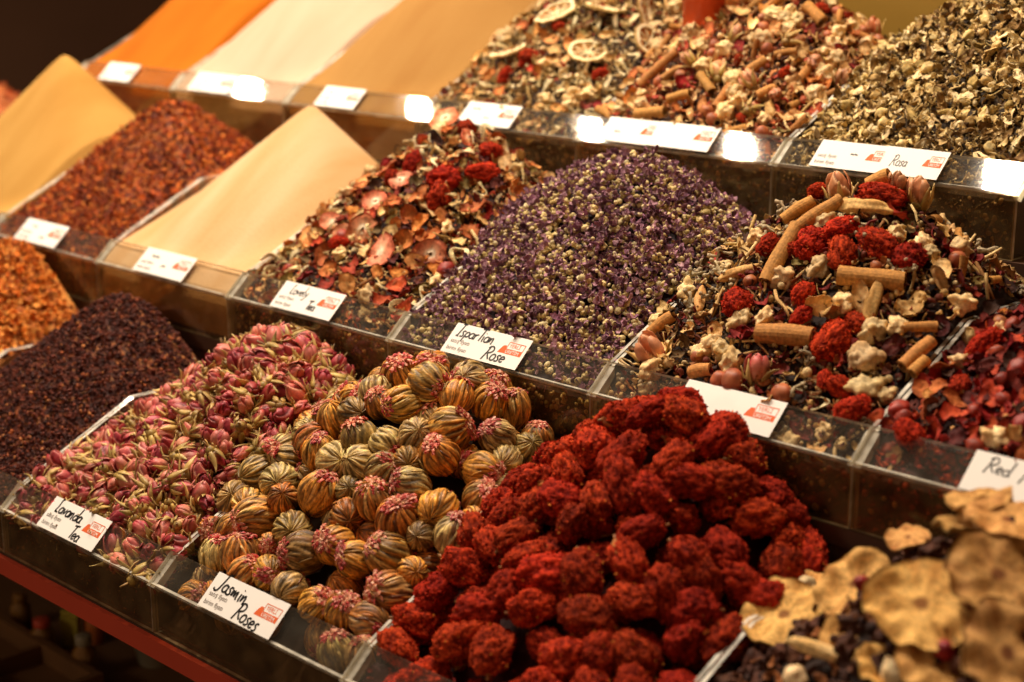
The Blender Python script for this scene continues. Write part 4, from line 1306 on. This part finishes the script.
for i in range(len(P)):
    m, lk = LEAF[rng.integers(14)]
    spawn('tea_leaf_flake', m, P[i], rotm(rng, N[i], 1.1), rng.uniform(.8, 1.45), f'{lk} curled tea leaf {where(b, P[i], "the bark tea", "the far side")}', 'tea leaf', 'pale tea leaves in the heap')
heap(filler('leaf_tea_heap', b, rng, [('flake', 4200, (.0018, .0046), [S(220, 192, 132), S(194, 162, 100), S(156, 124, 70), S(112, 84, 44), S(84, 60, 32), S(234, 210, 160)]),
     ('stick', 900, (.003, .0055), [S(196, 170, 110), S(120, 94, 50), S(90, 68, 36)]), ('round', 500, (.0012, .0024), [S(224, 200, 148), S(190, 160, 100)]), ('curl', 900, (.0018, .0034), [S(200, 176, 118), S(130, 104, 58)])], M_MIX, core_col=S(64, 46, 24), sink=.004), 'loose pale green leaf tea under the larger leaves', 'loose tea')

# --- one maker for the mixed teas
def kindset(rng):
    K = {}
    K['peel'] = [curl(400+i, rng.uniform(.022, .034), .0034, S(238, 224, 180), S(220, 196, 140)).mesh('citrus_peel_curl', M_DRY) for i in range(6)]
    K['straw'] = [straw_slice(420+i).mesh('dried_strawberry_slice', M_DRY, True) for i in range(5)]
    K['chip'] = [petal(430+i, rng.uniform(.007, .011), rng.uniform(.004, .0065), *[(S(220, 148, 74), S(192, 110, 50)), (S(200, 120, 60), S(164, 84, 40)), (S(232, 174, 106), S(208, 138, 72))][i % 3], .0012, .35, .5, .2).mesh('dried_fruit_chip', M_DRY, True) for i in range(6)]
    K['darkpetal'] = [petal(440+i, rng.uniform(.006, .010), rng.uniform(.004, .006), *[(S(98, 32, 24), S(70, 24, 20)), (S(76, 44, 30), S(52, 30, 22)), (S(124, 40, 28), S(94, 28, 22))][i % 3], .0007, .5, .7, .2).mesh('dark_petal', M_DRY, True) for i in range(6)]
    K['redpetal'] = [petal(450+i, rng.uniform(.005, .009), rng.uniform(.0035, .006), *[(S(164, 46, 28), S(130, 32, 22)), (S(190, 80, 42), S(158, 50, 30)), (S(140, 34, 24), S(112, 26, 20))][i % 3], .0008, .5, .7, .2).mesh('red_petal', M_DRY, True) for i in range(6)]
    K['pale'] = [petal(460+i, rng.uniform(.006, .010), rng.uniform(.0035, .006), *[(S(236, 206, 150), S(214, 172, 110)), (S(226, 188, 128), S(196, 150, 90))][i % 2], .0010, .5, .7, .3).mesh('pale_petal', M_DRY, True) for i in range(6)]
    K['popped'] = [lump(MB(), (.0072, .006, .0056), 470+i, .42, 1.5, S(240, 216, 168), S(216, 176, 116), 3, amp2=.16).mesh('white_blossom_lump', M_DRY, True) for i in range(5)]
    K['hip'] = [lump(MB(), (.0052, .0050, .0050), 480+i, .10, 1.2, S(186, 110, 66), S(150, 74, 44), 2).mesh('rosehip', M_SHINE, True) for i in range(3)]
    K['redhip'] = [lump(MB(), (.0062, .0050, .0048), 484+i, .14, 1.4, S(160, 54, 32), S(126, 34, 24), 2).mesh('red_berry', M_SHINE, True) for i in range(3)]
    K['root'] = [lump(MB(), (.016, .0046, .0044), 490+i, .22, 1.1, S(226, 184, 118), S(200, 148, 84), 3, amp2=.05).mesh('pale_root_piece', M_DRY, True) for i in range(3)]
    K['herb'] = [herb(500+i).mesh('dried_herb_sprig', M_DRY, True) for i in range(4)]
    K['bark'] = [cinnamon(rng.uniform(.016, .024), .0034, 510+i, .0006).mesh('cinnamon_piece', M_DRY, False) for i in range(4)]
    K['twig'] = [tube(MB(), [(-.012, 0, 0), (-.004, .0014*(i-1), .001), (.005, .0004, .0006*i), (.013, .001*i, 0)], [.0010, .0012, .001, .0007], 6, [S(196, 160, 100), S(150, 104, 58), S(216, 186, 130)][i]).mesh('dry_stalk', M_DRY, True) for i in range(3)]
    K['leaf'] = [petal(520+i, rng.uniform(.007, .010), rng.uniform(.0028, .0042), *[(S(150, 130, 72), S(120, 100, 54)), (S(116, 88, 46), S(86, 62, 34))][i % 2], .0006, .5, .5, .6).mesh('dried_leaf', M_DRY, True) for i in range(4)]
    return K
KS = kindset(np.random.default_rng(16))
LOOK = dict(peel=('citrus_peel_curl', 'winding pale citrus peel', 'citrus peel'), straw=('dried_strawberry_slice', 'strawberry slice', 'strawberry slice'), chip=('dried_fruit_chip', 'amber dried fruit chip', 'dried fruit'),
  darkpetal=('dark_petal', 'dark crumpled petal', 'petal'), redpetal=('red_petal', 'red crumpled petal', 'petal'), pale=('pale_petal', 'pale crumpled petal', 'petal'), popped=('white_blossom_lump', 'creamy white blossom lump', 'dried blossom'),
  hip=('rosehip', 'round brown rosehip', 'rosehip'), redhip=('red_berry', 'small red dried berry', 'berry'), root=('pale_root_piece', 'knobbly pale root piece', 'root'), herb=('dried_herb_sprig', 'greyish branching herb sprig', 'herb sprig'),
  bark=('cinnamon_piece', 'short cinnamon curl', 'cinnamon'), twig=('dry_stalk', 'thin dry stalk', 'stalk'), leaf=('dried_leaf', 'narrow olive dried leaf', 'dried leaf'))

def piece(kind, P, n, rng, s, b, lo, hi, mixname, spread=.9, R=None):
    lib = KS[kind]; nm, lk, cat = LOOK[kind]
    return spawn(nm, lib[rng.integers(len(lib))], P, rotm(rng, n, spread) if R is None else R, s, f'{lk} {where(b, P, lo, hi, mixname)}', cat, f'{cat} pieces in the {mixname}')

def mix(b, rng, sep, n, weights, lo, hi, mixname, seeds, off=.0022, srange=(.75, 1.2)):
    kinds = list(weights); w = np.array([weights[k] for k in kinds], float); w /= w.sum()
    P, N = sample(b, n, rng, sep, seeds=seeds, seed_sep=.0095, off=off, face=-.15, margin=15, tries=40)
    for i in range(len(P)):
        p = P[i]
        if p[1] < b.yi+.004: p = p-N[i]*(off+.0065)
        piece(kinds[rng.choice(len(kinds), p=w)], p, N[i], rng, rng.uniform(*srange), b, lo, hi, mixname)

def at_spot(b, px, py, off):
    q = hit(px, py, [b], off)
    return (None, None) if q is None else (q, b.normal(q[0], q[1]))

RED2 = REDS
def red_spots(b, spots, lo, hi, mixname, rng):
    out = []
    for px, py, s in spots:
        q, n = at_spot(b, px, py, .003)
        if q is None: continue
        red(q, s, n, '{} flower head '+where(b, q, lo, hi, mixname), group=f'red flower heads in the {mixname}')
        out.append(q)
    return out

def spots(b, kind, L, lo, hi, mixname, rng, off=.003, spread=.5):
    out = []
    for px, py, s in L:
        q, n = at_spot(b, px, py, off)
        if q is None: continue
        R = basis(n*.6-VIEW*.6+rng.normal(size=3)*(.2 if kind == 'straw' else .5), rng.uniform(0, 6)) if kind in ('straw', 'chip', 'pale') else None
        piece(kind, q, n, rng, s, b, lo, hi, mixname, spread, R); out.append(q)
    return out

# strawberry and peel tea
rng = np.random.default_rng(17); b = HM[1]; A_ = ('the cream powder', 'the purple blooms', 'strawberry tea', rng)
sd = red_spots(b, [(412,164,.72),(444,179,.95),(439,198,.9),(482,173,.9),(491,151,.8),(466,128,.6),(392,178,.6),(340,243,.6)], *A_)
sd += spots(b, 'straw', [(363,229,1.25),(381,253,1.4),(431,254,1.3),(376,201,1.),(400,180,.9),(446,118,1.1),(345,232,.8)], *A_)
sd += spots(b, 'chip', [(410,214,1.3),(439,217,1.1),(348,284,1.25),(328,270,1.1),(470,231,1.1),(498,231,1.2),(404,244,1.5),(415,262,1.2),(436,270,1.),(322,252,.9),(400,275,1.)], *A_)
sd += spots(b, 'redpetal', [(403,295,1.6),(396,287,1.3),(352,268,1.4),(328,284,1.3),(305,277,1.2),(318,245,1.1),(385,302,1.2)], *A_)
sd += spots(b, 'peel', [(413,141,1.),(469,151,1.),(384,288,1.2),(353,254,.9),(438,157,1.),(390,160,.7),(428,168,.8),(482,190,.8),(455,200,.9),(372,262,.7),(500,200,.7)], *A_)
sd += spots(b, 'redhip', [(445,270,1.2),(342,237,1.2),(288,270,1.)], *A_)
mix(b, rng, .0088, 230, dict(chip=3.6, darkpetal=2, redpetal=1.3, pale=2.2, peel=2.4, leaf=1.6, twig=1.0, straw=.6, popped=.7), *A_[:3], sd)
heap(filler('strawberry_tea_heap', b, rng, [('flake', 2600, (.002, .0052), [S(204, 128, 66), S(166, 84, 42), S(100, 40, 28), S(220, 190, 130), S(80, 46, 28), S(176, 66, 40), S(214, 164, 96)]), ('stick', 500, (.003, .006), [S(214, 190, 134), S(150, 110, 60), S(90, 60, 34)]), ('round', 450, (.0012, .0024), [S(222, 196, 140), S(140, 60, 36), S(80, 40, 26)]), ('curl', 500, (.002, .004), [S(220, 196, 140), S(160, 90, 46)])], M_MIX, core_col=S(60, 30, 20), sink=.005), 'small bits of strawberry and peel tea under the larger pieces', 'loose tea')

# cinnamon and flower tea
rng = np.random.default_rng(18); b = HM[3]; A_ = ('the purple blooms', 'the red petals', 'cinnamon tea', rng)
def quill(b, p0, p1, r, label, off=.006, dark=1., name='cinnamon_stick'):
    q0 = hit(*p0, [b], off); q1 = hit(*p1, [b], off)
    if q0 is None or q1 is None: return []
    d = q1-q0; L = np.linalg.norm(d); mid = (q0+q1)/2
    n = b.normal(mid[0], mid[1])
    top = np.array([q0+d*t for t in np.linspace(0, 1, 9)])
    lift = max(0, float(np.max(b.h(top[:, 0], top[:, 1])+r*.4-top[:, 2])))
    mid[2] += lift
    m = cinnamon(L, r, int(p0[0]), .0008, S(190, 134, 70)*dark).mesh(name, M_DRY, False)
    o = spawn(name, m, mid, basis_x(d, n), 1., label, 'cinnamon', 'cinnamon sticks in the heap')
    return [q0+(q1-q0)*t for t in (.1, .3, .5, .7, .9)]
sd = []
sd += quill(b, (766,283), (798,226), .0058, 'long cinnamon stick leaning down from the crest of its heap')
sd += quill(b, (797,229), (842,200), .0052, 'cinnamon stick lying across the crest above the long one')
sd += quill(b, (783,221), (814,201), .0050, 'short cinnamon stick beside the greyish herb near the crest')
sd += quill(b, (838,276), (905,283), .0068, 'thick cinnamon stick below the cluster of red flower heads')
sd += quill(b, (758,334), (814,338), .0072, 'short thick cinnamon stick next to a round dark red flower head')
sd += quill(b, (902,367), (932,341), .0046, 'thin cinnamon stick near the red petal bin')
sd += quill(b, (869,186), (890,176), .0060, 'stub of cinnamon at the very top below the Rosa card')
sd += quill(b, (650,334), (673,316), .0046, 'thin cinnamon stick at the edge of the purple blooms')
sd += quill(b, (690,373), (711,370), .0048, 'broken cinnamon quill just above the clear lip')
sd += quill(b, (912,374), (926,360), .0040, 'small cinnamon quill touching the bin wall by the red petals')
sd += red_spots(b, [(818,191,.55),(880,199,1.05),(840,231,.85),(812,243,.95),(842,254,.85),(877,243,.9),(768,245,.65),(738,303,.92),(803,294,.6),(832,341,1.0),(907,258,.85),(855,322,.6),(840,387,.6),(825,380,.5),(852,410,.8),(800,318,.6),(790,250,.6)], *A_)
sd += spots(b, 'popped', [(865,360,1.4),(865,389,1.5),(783,278,1.2),(818,268,1.1),(765,318,.9),(873,331,1.2),(727,267,.7),(826,222,1.0),(845,303,1.1),(710,345,1.0),(885,395,.9),(897,233,.9),(922,243,.9),(930,252,.8),(962,303,1.1),(700,352,.9),(720,350,.9)], *A_)
sd += spots(b, 'root', [(862,207,1.2),(873,303,1.0),(740,272,.9),(700,300,.8)], *A_)
sd += spots(b, 'herb', [(773,231,1.1),(857,222,1.),(860,232,.9),(897,266,.9),(723,275,1.),(690,310,1.),(800,385,.8),(815,360,.8),(715,290,.8)], *A_)
sd += spots(b, 'hip', [(733,381,1.5),(698,357,1.),(720,380,1.2),(782,394,1.3),(876,266,.7)], *A_)
sd += spots(b, 'pale', [(822,305,1.3),(836,312,1.2),(905,308,1.1),(940,268,1.1),(940,280,1.2),(920,300,1.),(862,300,1.2),(715,332,1.),(660,352,1.3),(770,400,1.)], *A_)
def bud_spot(b, px, py, s, label, v=1):
    q, n = at_spot(b, px, py, .004)
    if q is None: return []
    bo, cu, bm, cm, tn = BUDS[v]
    R = basis(np.array([0, 0, 1])+n*.3+rng.normal(size=3)*.3, rng.uniform(0, 6))
    spawn('dried_rosebud', bm, q-R[:, 2]*.006*s, R, s, label, 'rosebud', 'single rosebuds in the cinnamon tea', [('calyx', cm)])
    return [q]
sd += bud_spot(b, 918, 198, 1.25, 'pale pink rosebud at the top corner of the cinnamon tea', 11)
sd += bud_spot(b, 840, 192, 1.25, 'tan rosebud between two red flower heads at the crest', 10)
sd += bud_spot(b, 757, 372, 1.2, 'pink rosebud near the lip of the cinnamon tea', 0)
sd += bud_spot(b, 652, 354, 1.5, 'peach rosebud by the purple blooms at the lip', 9)
sd += bud_spot(b, 897, 186, 1.0, 'small amber rosebud under the Rosa card', 10)
mix(b, rng, .0092, 240, dict(darkpetal=4, redpetal=1.8, pale=2.4, popped=1.6, herb=1.2, twig=1.4, leaf=1.5, hip=.7, bark=.9, peel=.6), *A_[:3], sd)
heap(filler('cinnamon_tea_heap', b, rng, [('flake', 2400, (.002, .005), [S(150, 90, 46), S(90, 44, 28), S(60, 30, 22), S(206, 170, 108), S(120, 30, 24), S(74, 54, 34)]), ('stick', 800, (.003, .007), [S(206, 172, 112), S(150, 104, 56), S(96, 66, 36)]), ('round', 600, (.0012, .0028), [S(226, 196, 140), S(190, 150, 90), S(110, 50, 34)]), ('curl', 400, (.002, .004), [S(216, 186, 128), S(120, 70, 40)])], M_MIX, core_col=S(48, 28, 20), sink=.006), 'small bits of cinnamon and flower tea under the larger pieces', 'loose tea')

# loose red petals
rng = np.random.default_rng(19); b = HM[4]; A_ = ('the cinnamon tea', 'the far side', 'red petal tea', rng)
sd = red_spots(b, [(910,434,.7),(985,345,.8),(960,385,.6)], *A_)
mix(b, rng, .0080, 230, dict(redpetal=6, darkpetal=3.5, redhip=1.6, pale=1.0, chip=.9, popped=.35, hip=.5), *A_[:3], sd)
heap(filler('red_petal_heap', b, rng, [('flake', 3000, (.002, .005), [S(156, 34, 26), S(116, 24, 22), S(80, 20, 18), S(186, 74, 36), S(60, 26, 20)]), ('round', 350, (.0012, .0024), [S(206, 150, 90), S(170, 60, 36)])], M_MIX, core_col=S(56, 16, 14), sink=.005), 'small red bits under the larger petals', 'loose petals')

# lemon slice tea
rng = np.random.default_rng(20); b = HT[2]; A_ = ('the tan powder', 'the bark tea', 'lemon tea', rng)
LEM = [citrus(600+i).mesh('dried_lemon_slice', M_DRY, True) for i in range(4)]
sd = []
def lemon(px, py, s, zdir, label, i):
    q, n = at_spot(b, px, py, .006)
    if q is None: return
    z = np.array(zdir[0]*Rt-zdir[1]*Up-zdir[2]*VIEW); z /= np.linalg.norm(z)
    spawn('dried_lemon_slice', LEM[i % 4], q, basis(z, i*.9), s, label, 'lemon slice', 'dried lemon slices in the heap')
    sd.extend([q, q+Rt*.010, q-Rt*.010])
lemon(588, 52, .98, (.05, -.75, .62), 'whole dried lemon slice lying face up in the middle of its heap', 0)
lemon(556, 13, 1.05, (-.35, -.7, .45), 'tilted dried lemon slice at the upper edge by the tan powder', 1)
lemon(508, 52, .95, (-.3, -.85, .25), 'dried lemon slice seen edge on beside the tan powder', 2)
lemon(606, 8, 1.0, (.1, -.85, .3), 'dried lemon slice near the crest seen edge on', 3)
lemon(650, 42, 1.0, (.55, -.35, .6), 'dark pulped lemon slice standing against the bark tea', 0)
lemon(648, 10, 1.0, (.7, -.2, .5), 'lemon slice standing upright just before the orange-red cup', 1)
sd += red_spots(b, [(531,57,.72),(505,77,.62),(600,74,.5),(558,26,.5),(655,57,.5),(524,62,.45)], *A_)
sd += spots(b, 'peel', [(545,84,1.3),(615,75,1.2),(620,66,1.),(635,22,1.2),(628,35,1.1),(560,90,.9),(520,84,.9),(585,80,.8)], *A_)
sd += spots(b, 'chip', [(484,70,.9),(552,40,1.),(545,36,.9)], *A_)
mix(b, rng, .0092, 160, dict(pale=3.4, peel=3, leaf=1.6, chip=1.2, popped=1.6, darkpetal=.5, twig=1, redpetal=.4), *A_[:3], sd)
heap(filler('lemon_tea_heap', b, rng, [('flake', 2200, (.002, .005), [S(206, 176, 112), S(170, 136, 78), S(120, 92, 48), S(84, 58, 32), S(226, 200, 146), S(160, 70, 44)]), ('stick', 600, (.003, .006), [S(210, 186, 130), S(140, 108, 60)]), ('round', 500, (.0014, .0028), [S(226, 200, 148), S(180, 140, 84)]), ('curl', 500, (.002, .004), [S(216, 192, 136), S(130, 100, 56)])], M_MIX, core_col=S(72, 48, 26), sink=.005), 'small bits of lemon tea under the slices', 'loose tea')

# pale bud and bark tea
rng = np.random.default_rng(21); b = HT[3]; A_ = ('the lemon tea', 'the pale leaf tea', 'bark tea', rng)
sd = []
def bark(p0, p1, r, label):
    sd.extend(quill(b, p0, p1, r, label, .005, 1.05))
bark((639,86), (676,52), .0042, 'long slanting piece of bark by the lemon slices')
bark((636,115), (665,112), .0050, 'bark stub lying on the blank looking card')
bark((668,100), (690,94), .0045, 'bark piece low in the heap above the blank looking card')
bark((748,72), (766,60), .0045, 'bark piece halfway up between pale buds')
bark((757,96), (776,88), .0042, 'bark piece low in the heap near the leaf tea')
bark((700,75), (712,92), .0042, 'bark splinter slanting down towards the cards')
bark((806,6), (822,22), .0055, 'pale bark strip near the crest of its heap')
sd += red_spots(b, [(785,72,.4),(822,8,.42),(738,60,.34),(742,118,.36)], *A_)
for px, py, s in [(718,72,1.1),(750,82,1.05),(792,40,1.1),(816,62,1.1),(843,80,1.),(872,32,1.1),(750,110,1.),(690,60,.9),(735,35,.9),(775,95,.9)]:
    q, n = at_spot(b, px, py, .004)
    if q is None: continue
    bo, cu, bm, cm, tn = BUDS[[9, 10, 11][int(px) % 3]]
    R = basis(np.array([0, 0, .6])+rng.normal(size=3)*.6, rng.uniform(0, 6))
    spawn('dried_rosebud', bm, q-R[:, 2]*.006*s, R, s, 'pale rosebud '+where(b, q, 'the lemon tea', 'the leaf tea', 'bark tea'), 'rosebud', 'pale rosebuds in the bark tea', [('calyx', cm)]); sd.append(q)
mix(b, rng, .0090, 230, dict(pale=4.2, popped=3.0, chip=2.0, redpetal=.8, bark=1.8, twig=1, hip=1.0, leaf=.6, darkpetal=.5), *A_[:3], sd)
heap(filler('bark_tea_heap', b, rng, [('flake', 2400, (.002, .005), [S(206, 150, 92), S(176, 112, 62), S(226, 184, 130), S(130, 70, 40), S(90, 50, 30), S(180, 70, 48)]), ('stick', 700, (.003, .006), [S(200, 150, 90), S(150, 98, 54)]), ('round', 700, (.0014, .0028), [S(232, 200, 148), S(200, 150, 96), S(170, 90, 60)]), ('curl', 300, (.002, .004), [S(216, 180, 124)])], M_MIX, core_col=S(80, 46, 26), sink=.005), 'small bits of bark and bud tea under the larger pieces', 'loose tea')

# orange-red cup standing behind the heaps
M_CUP = flat('orange_red_plastic', S(226, 84, 30), .25, .06, 20, 0, .5)
q = at_y(709, 27, HT[3].ay-.034)
e = empty('plastic_cup', (q[0], q[1], q[2]-.004))
tag(e, 'glossy orange-red cup stuck in the heap behind the lemon slices', 'cup')
prof = [(.0, .0), (.0205, .0), (.0225, .002), (.0245, .055), (.0258, .0555), (.0258, .058), (.0232, .058), (.0212, .004), (.0, .003)]
V = []; ns = 40
for r_, z_ in prof:
    for j in range(ns): V.append((r_*math.cos(2*PI*j/ns), r_*math.sin(2*PI*j/ns), z_))
MB().add(V, [(i*ns+j, i*ns+(j+1) % ns, (i+1)*ns+(j+1) % ns, (i+1)*ns+j) for i in range(len(prof)-1) for j in range(ns)]).build('cup_body', M_CUP, e, True)
hp = [(.0235+.014*math.sin(t)*1.0, 0, .024+.014*math.cos(t)) for t in np.linspace(.15, PI-.15, 12)]
tube(MB(), hp, .0022, 8).build('handle', M_CUP, e, True)

# ------------------------------------------------------------------ dried fruit slices in the nearest bin
rng = np.random.default_rng(22); b = HB[3]
SL = [fruit_slice(700+i, ry=(.9, .78, 1.)[i % 3]) for i in range(9)]
SLM = [m.mesh('dried_fruit_slice', M_DRY, True) for m in SL]
upF = []
def fslice(px, py, s, zdir, i, label, off=.006):
    q, n = at_spot(b, px, py, off)
    if q is None:
        q = at_y(px, py, b.ay)
    z = np.array(zdir[0]*Rt-(zdir[1]-.38)*Up-zdir[2]*VIEW); z /= np.linalg.norm(z)
    spawn('dried_fruit_slice', SLM[i % 9], q, basis(z, i*1.1), s, label, 'dried fruit slice', 'dried fruit slices in the nearest bin'); upF.append(q)
fslice(785, 617, .98, (-.45, -.55, .6), 0, 'crinkled fruit slice lowest on the heap towards the red flowers')
fslice(808, 596, .80, (-.3, -.7, .5), 5, 'small browned fruit slice overlapping the lowest crinkled one')
fslice(856, 585, .90, (-.45, -.4, .7), 1, 'fruit slice with a red speck, halfway up the {heap}')
fslice(921, 606, 1.0, (-.15, -.45, .85), 2, 'big folded fruit slice facing outward with a dark core', .010)
fslice(997, 576, 1.0, (.1, -.3, .9), 3, 'big round fruit slice high on the heap at the picture edge', .010)
fslice(1006, 655, 1.05, (.15, -.3, .9), 4, 'fruit slice below the big round one', .010)
fslice(978, 502, .72, (-.15, -.93, .25), 6, 'topmost fruit slice lying flat before the Red Rose card', .008)
fslice(962, 526, .60, (-.1, -.93, .2), 7, 'thin flat fruit slice just under the topmost one', .006)
fslice(1008, 522, .8, (.1, -.8, .5), 8, 'fruit slice tucked beneath the topmost one at the edge', .004)
fslice(908, 538, .46, (-.3, -.8, .45), 5, 'small curled fruit slice above dark raisins at the crest', .005)
fslice(850, 640, .62, (-.2, -.5, .7), 6, 'dark brown fruit slice deep between the others', -.004)
fslice(940, 668, .8, (0, -.45, .8), 8, 'rusty orange fruit slice at the bottom picture edge', .0)
fslice(880, 668, .55, (.2, -.5, .7), 4, 'small tan fruit slice by the cream stick', .002)
RAIS = [lump(MB(), (.0085, .0062, .0056), 720+i, .3, 1.4, S(92, 52, 32), S(58, 32, 22), 3, amp2=.14).mesh('raisin', M_DRY, True) for i in range(4)]
CUBE = [lump(MB(), (.0062, .005, .0048), 730+i, .25, 1.2, S(244, 224, 180), S(224, 190, 136), 2).mesh('coconut_chunk', M_DRY, True) for i in range(2)]
STK = lump(MB(), (.017, .0038, .0034), 741, .12, 1.1, S(240, 208, 154), S(222, 176, 112), 3).mesh('cream_stick', M_DRY, True)
CHERRY = lump(MB(), .0058, 742, .15, 1.2, S(170, 34, 26), S(130, 24, 22), 2).mesh('red_berry', M_SHINE, True)
def fit(name, mesh, px, py, s, label, cat, off=.002, group=None):
    q, n = at_spot(b, px, py, off)
    if q is None: return
    spawn(name, mesh, q, rotm(rng, n, .6), s, label, cat, group); upF.append(q)
fit('coconut_chunk', CUBE[0], 806, 588, 1.2, 'white chunk touching the crinkled slice by the red flowers', 'fruit chunk', .008)
fit('coconut_chunk', CUBE[1], 893, 672, 1.2, 'white chunk at the bottom between fruit slices', 'fruit chunk', .006)
fit('coconut_chunk', CUBE[0], 795, 677, 1.1, 'white chunk at the lip corner of the nearest bin', 'fruit chunk', .004)
fit('cream_stick', STK, 822, 651, 1.1, 'smooth cream stick lying among dark fruit', 'fruit stick', .006)
fit('red_berry', CHERRY, 862, 583, .7, 'red berry lying on the speckled fruit slice', 'berry', .014)
fit('red_berry', CHERRY, 945, 650, .9, 'dark red berry between the rusty slice and the folded one', 'berry', .004)
sp, sn = sample(b, 60, rng, .015, seeds=[], off=-.002, face=0, margin=30)
for i in range(len(sp)):
    spawn('raisin', RAIS[rng.integers(4)], sp[i], rotm(rng, sn[i], 1), rng.uniform(.8, 1.25), 'dark raisin '+where(b, sp[i], 'the red flowers', 'the picture edge').replace('picture edge', 'far side'), 'raisin', 'raisins between the fruit slices')
heap(filler('fruit_crumb_heap', b, rng, [('flake', 900, (.003, .007), [S(90, 50, 28), S(130, 76, 36), S(60, 32, 22)]), ('round', 300, (.002, .004), [S(70, 36, 24), S(50, 26, 20)])], M_MIX, core_col=S(50, 28, 18), sink=.006), 'dark fruit crumbs under the slices of the nearest bin', 'crumbs')

# ------------------------------------------------------------------ lower shelf
def at_z(px, py, z):
    d = ray(px, py); t = (z-CZ)/d[2]; return EYE+d*t
def lathe(prof, ns=28, col=(1, 1, 1)):
    V = []
    for r_, z_ in prof:
        for j in range(ns): V.append((r_*math.cos(2*PI*j/ns), r_*math.sin(2*PI*j/ns), z_))
    n = len(prof)
    F = [(i*ns+j, i*ns+(j+1) % ns, (i+1)*ns+(j+1) % ns, (i+1)*ns+j) for i in range(n-1) for j in range(ns)]
    F += [tuple(range(ns))[::-1], tuple(range((n-1)*ns, n*ns))]
    return MB().add(V, F, col)
M_BROWNGLASS = flat('brown_jar', S(140, 96, 40), .15, .2, 60, 0, .6)
M_AMBER = flat('amber_jar', S(200, 110, 50), .15, .2, 60, 0, .6)
M_LIME = flat('lime_card', S(170, 150, 50), .6, .1)
M_PALE = flat('pale_plastic', S(150, 136, 108), .4, .15)
def jar(px, py, r, hgt, body, cap, label, name='spice_jar'):
    q = at_z(px, py, ZS)
    e = empty(name, (q[0], q[1], ZS)); tag(e, label, 'jar')
    lathe([(r*.9, 0), (r, .002), (r, hgt*.72), (r*.6, hgt*.86), (r*.6, hgt)]).build('body', body, e, True)
    c = lathe([(r*.68, hgt*.9), (r*.7, hgt*.92), (r*.7, hgt*1.14), (r*.64, hgt*1.16)]).build('cap', cap, e, True)
jar(44, 652, .0115, .030, M_BROWNGLASS, M_REDTRIM, 'small brown jar with a red cap on the lower shelf')
jar(95, 642, .0095, .034, M_AMBER, M_AMBER, 'amber jar below the red edging on the lower shelf')
jar(86, 676, .0110, .036, M_BROWNGLASS, M_PALE, 'brown jar with a shiny pale cap on the lower shelf')
jar(22, 626, .0100, .030, M_BROWNGLASS, M_BROWNGLASS, 'dim brown jar at the dark end of the lower shelf')
q = at_z(72, 645, ZS)
e = empty('lime_packet', (q[0], q[1], ZS)); e.rotation_euler = (0, 0, .5); tag(e, 'yellow-green packet between the jars on the lower shelf', 'packet')
MB().box((-.009, -.0035, 0), (.009, .0035, .030)).build('body', M_LIME, e)
MB().box((-.0092, -.0010, .0302), (.0092, .0010, .036)).build('folded_top', M_LIME, e)
def crate(x0, x1, y0, y1, label):
    e = empty('wooden_tray', (x0, y0, ZS)); tag(e, label, 'tray')
    w, d = x1-x0, y1-y0; t = .008; h = .022
    for nm, a, c in (('side', (0, 0, 0), (w, t, h)), ('side', (0, d-t, 0), (w, d, h)), ('side', (0, t, 0), (t, d-t, h)), ('side', (w-t, t, 0), (w, d-t, h)), ('divider', (w*.5-.003, t, 0), (w*.5+.003, d-t, h*.9)), ('base', (t, t, 0), (w-t, d-t, .003))):
        MB().box(a, c).build(nm, M_WOOD, e)
q = at_z(20, 672, ZS+.02)
crate(q[0]-.14, q[0]+.06, q[1]-.035, q[1]+.05, 'wooden compartment tray below the jars on the lower shelf')
q = at_z(160, 660, ZS)
e = empty('pale_plastic_tub', (q[0], q[1], ZS)); tag(e, 'pale plastic tub half seen behind the red edging', 'tub')
lathe([(.020, 0), (.021, .001), (.026, .034), (.0275, .0345), (.0275, .037), (.0240, .037), (.0195, .004)]).build('body', M_PALE, e, True)

# ------------------------------------------------------------------ light: the stall's lamps overhead, then added fill lights
def lamp(name, x, y, z, sx, sy, power, col, aim=None):
    l = bpy.data.lights.new(name, 'AREA'); l.shape = 'RECTANGLE'; l.size = sx; l.size_y = sy
    l.energy = power; l.color = col
    o = bpy.data.objects.new(name, l); C.objects.link(o); o.location = (x, y, z)
    if aim is not None:
        d = Vector(aim)-Vector((x, y, z)); o.rotation_euler = d.to_track_quat('-Z', 'Y').to_euler()
    return o
WARM = (1.0, .84, .66)
for x, s, p in ((-1.14, .07, 14), (-1.625, .036, 12.5), (-1.955, .034, 9), (-2.417, .045, 6), (-2.985, .085, 5), (-.62, .06, 7.5)):
    lamp('stall_lamp', x, .874, CZ+1.0, s, s*.9, p, WARM)
for x, p in ((-1.9, .8), (-1.0, .8)):
    lamp('aisle_fill', x, -.15, CZ+1.25, .25, .25, p, WARM, (-1.0, .8, CZ-.3))  # added unseen fills, weakly brightening what faces the aisle
lamp('shelf_fill', -1.6, -1.6, CZ+.55, .5, .3, 5.5, WARM, (-1.1, .7, CZ-.6))  # added fill behind the camera that brightens the lower shelf
w = bpy.data.worlds.new('world'); sc.world = w; w.use_nodes = True
w.node_tree.nodes['Background'].inputs['Color'].default_value = (1.0, .55, .28, 1)
w.node_tree.nodes['Background'].inputs['Strength'].default_value = .16

sc.view_settings.view_transform = 'Standard'
sc.view_settings.look = 'None'
sc.view_settings.exposure = 0.0
sc.view_settings.gamma = 1.0
sc.view_settings.use_curve_mapping = False
sc.cycles.transparent_max_bounces = 24
sc.cycles.max_bounces = 6
sc.cycles.caustics_reflective = False
sc.cycles.caustics_refractive = False
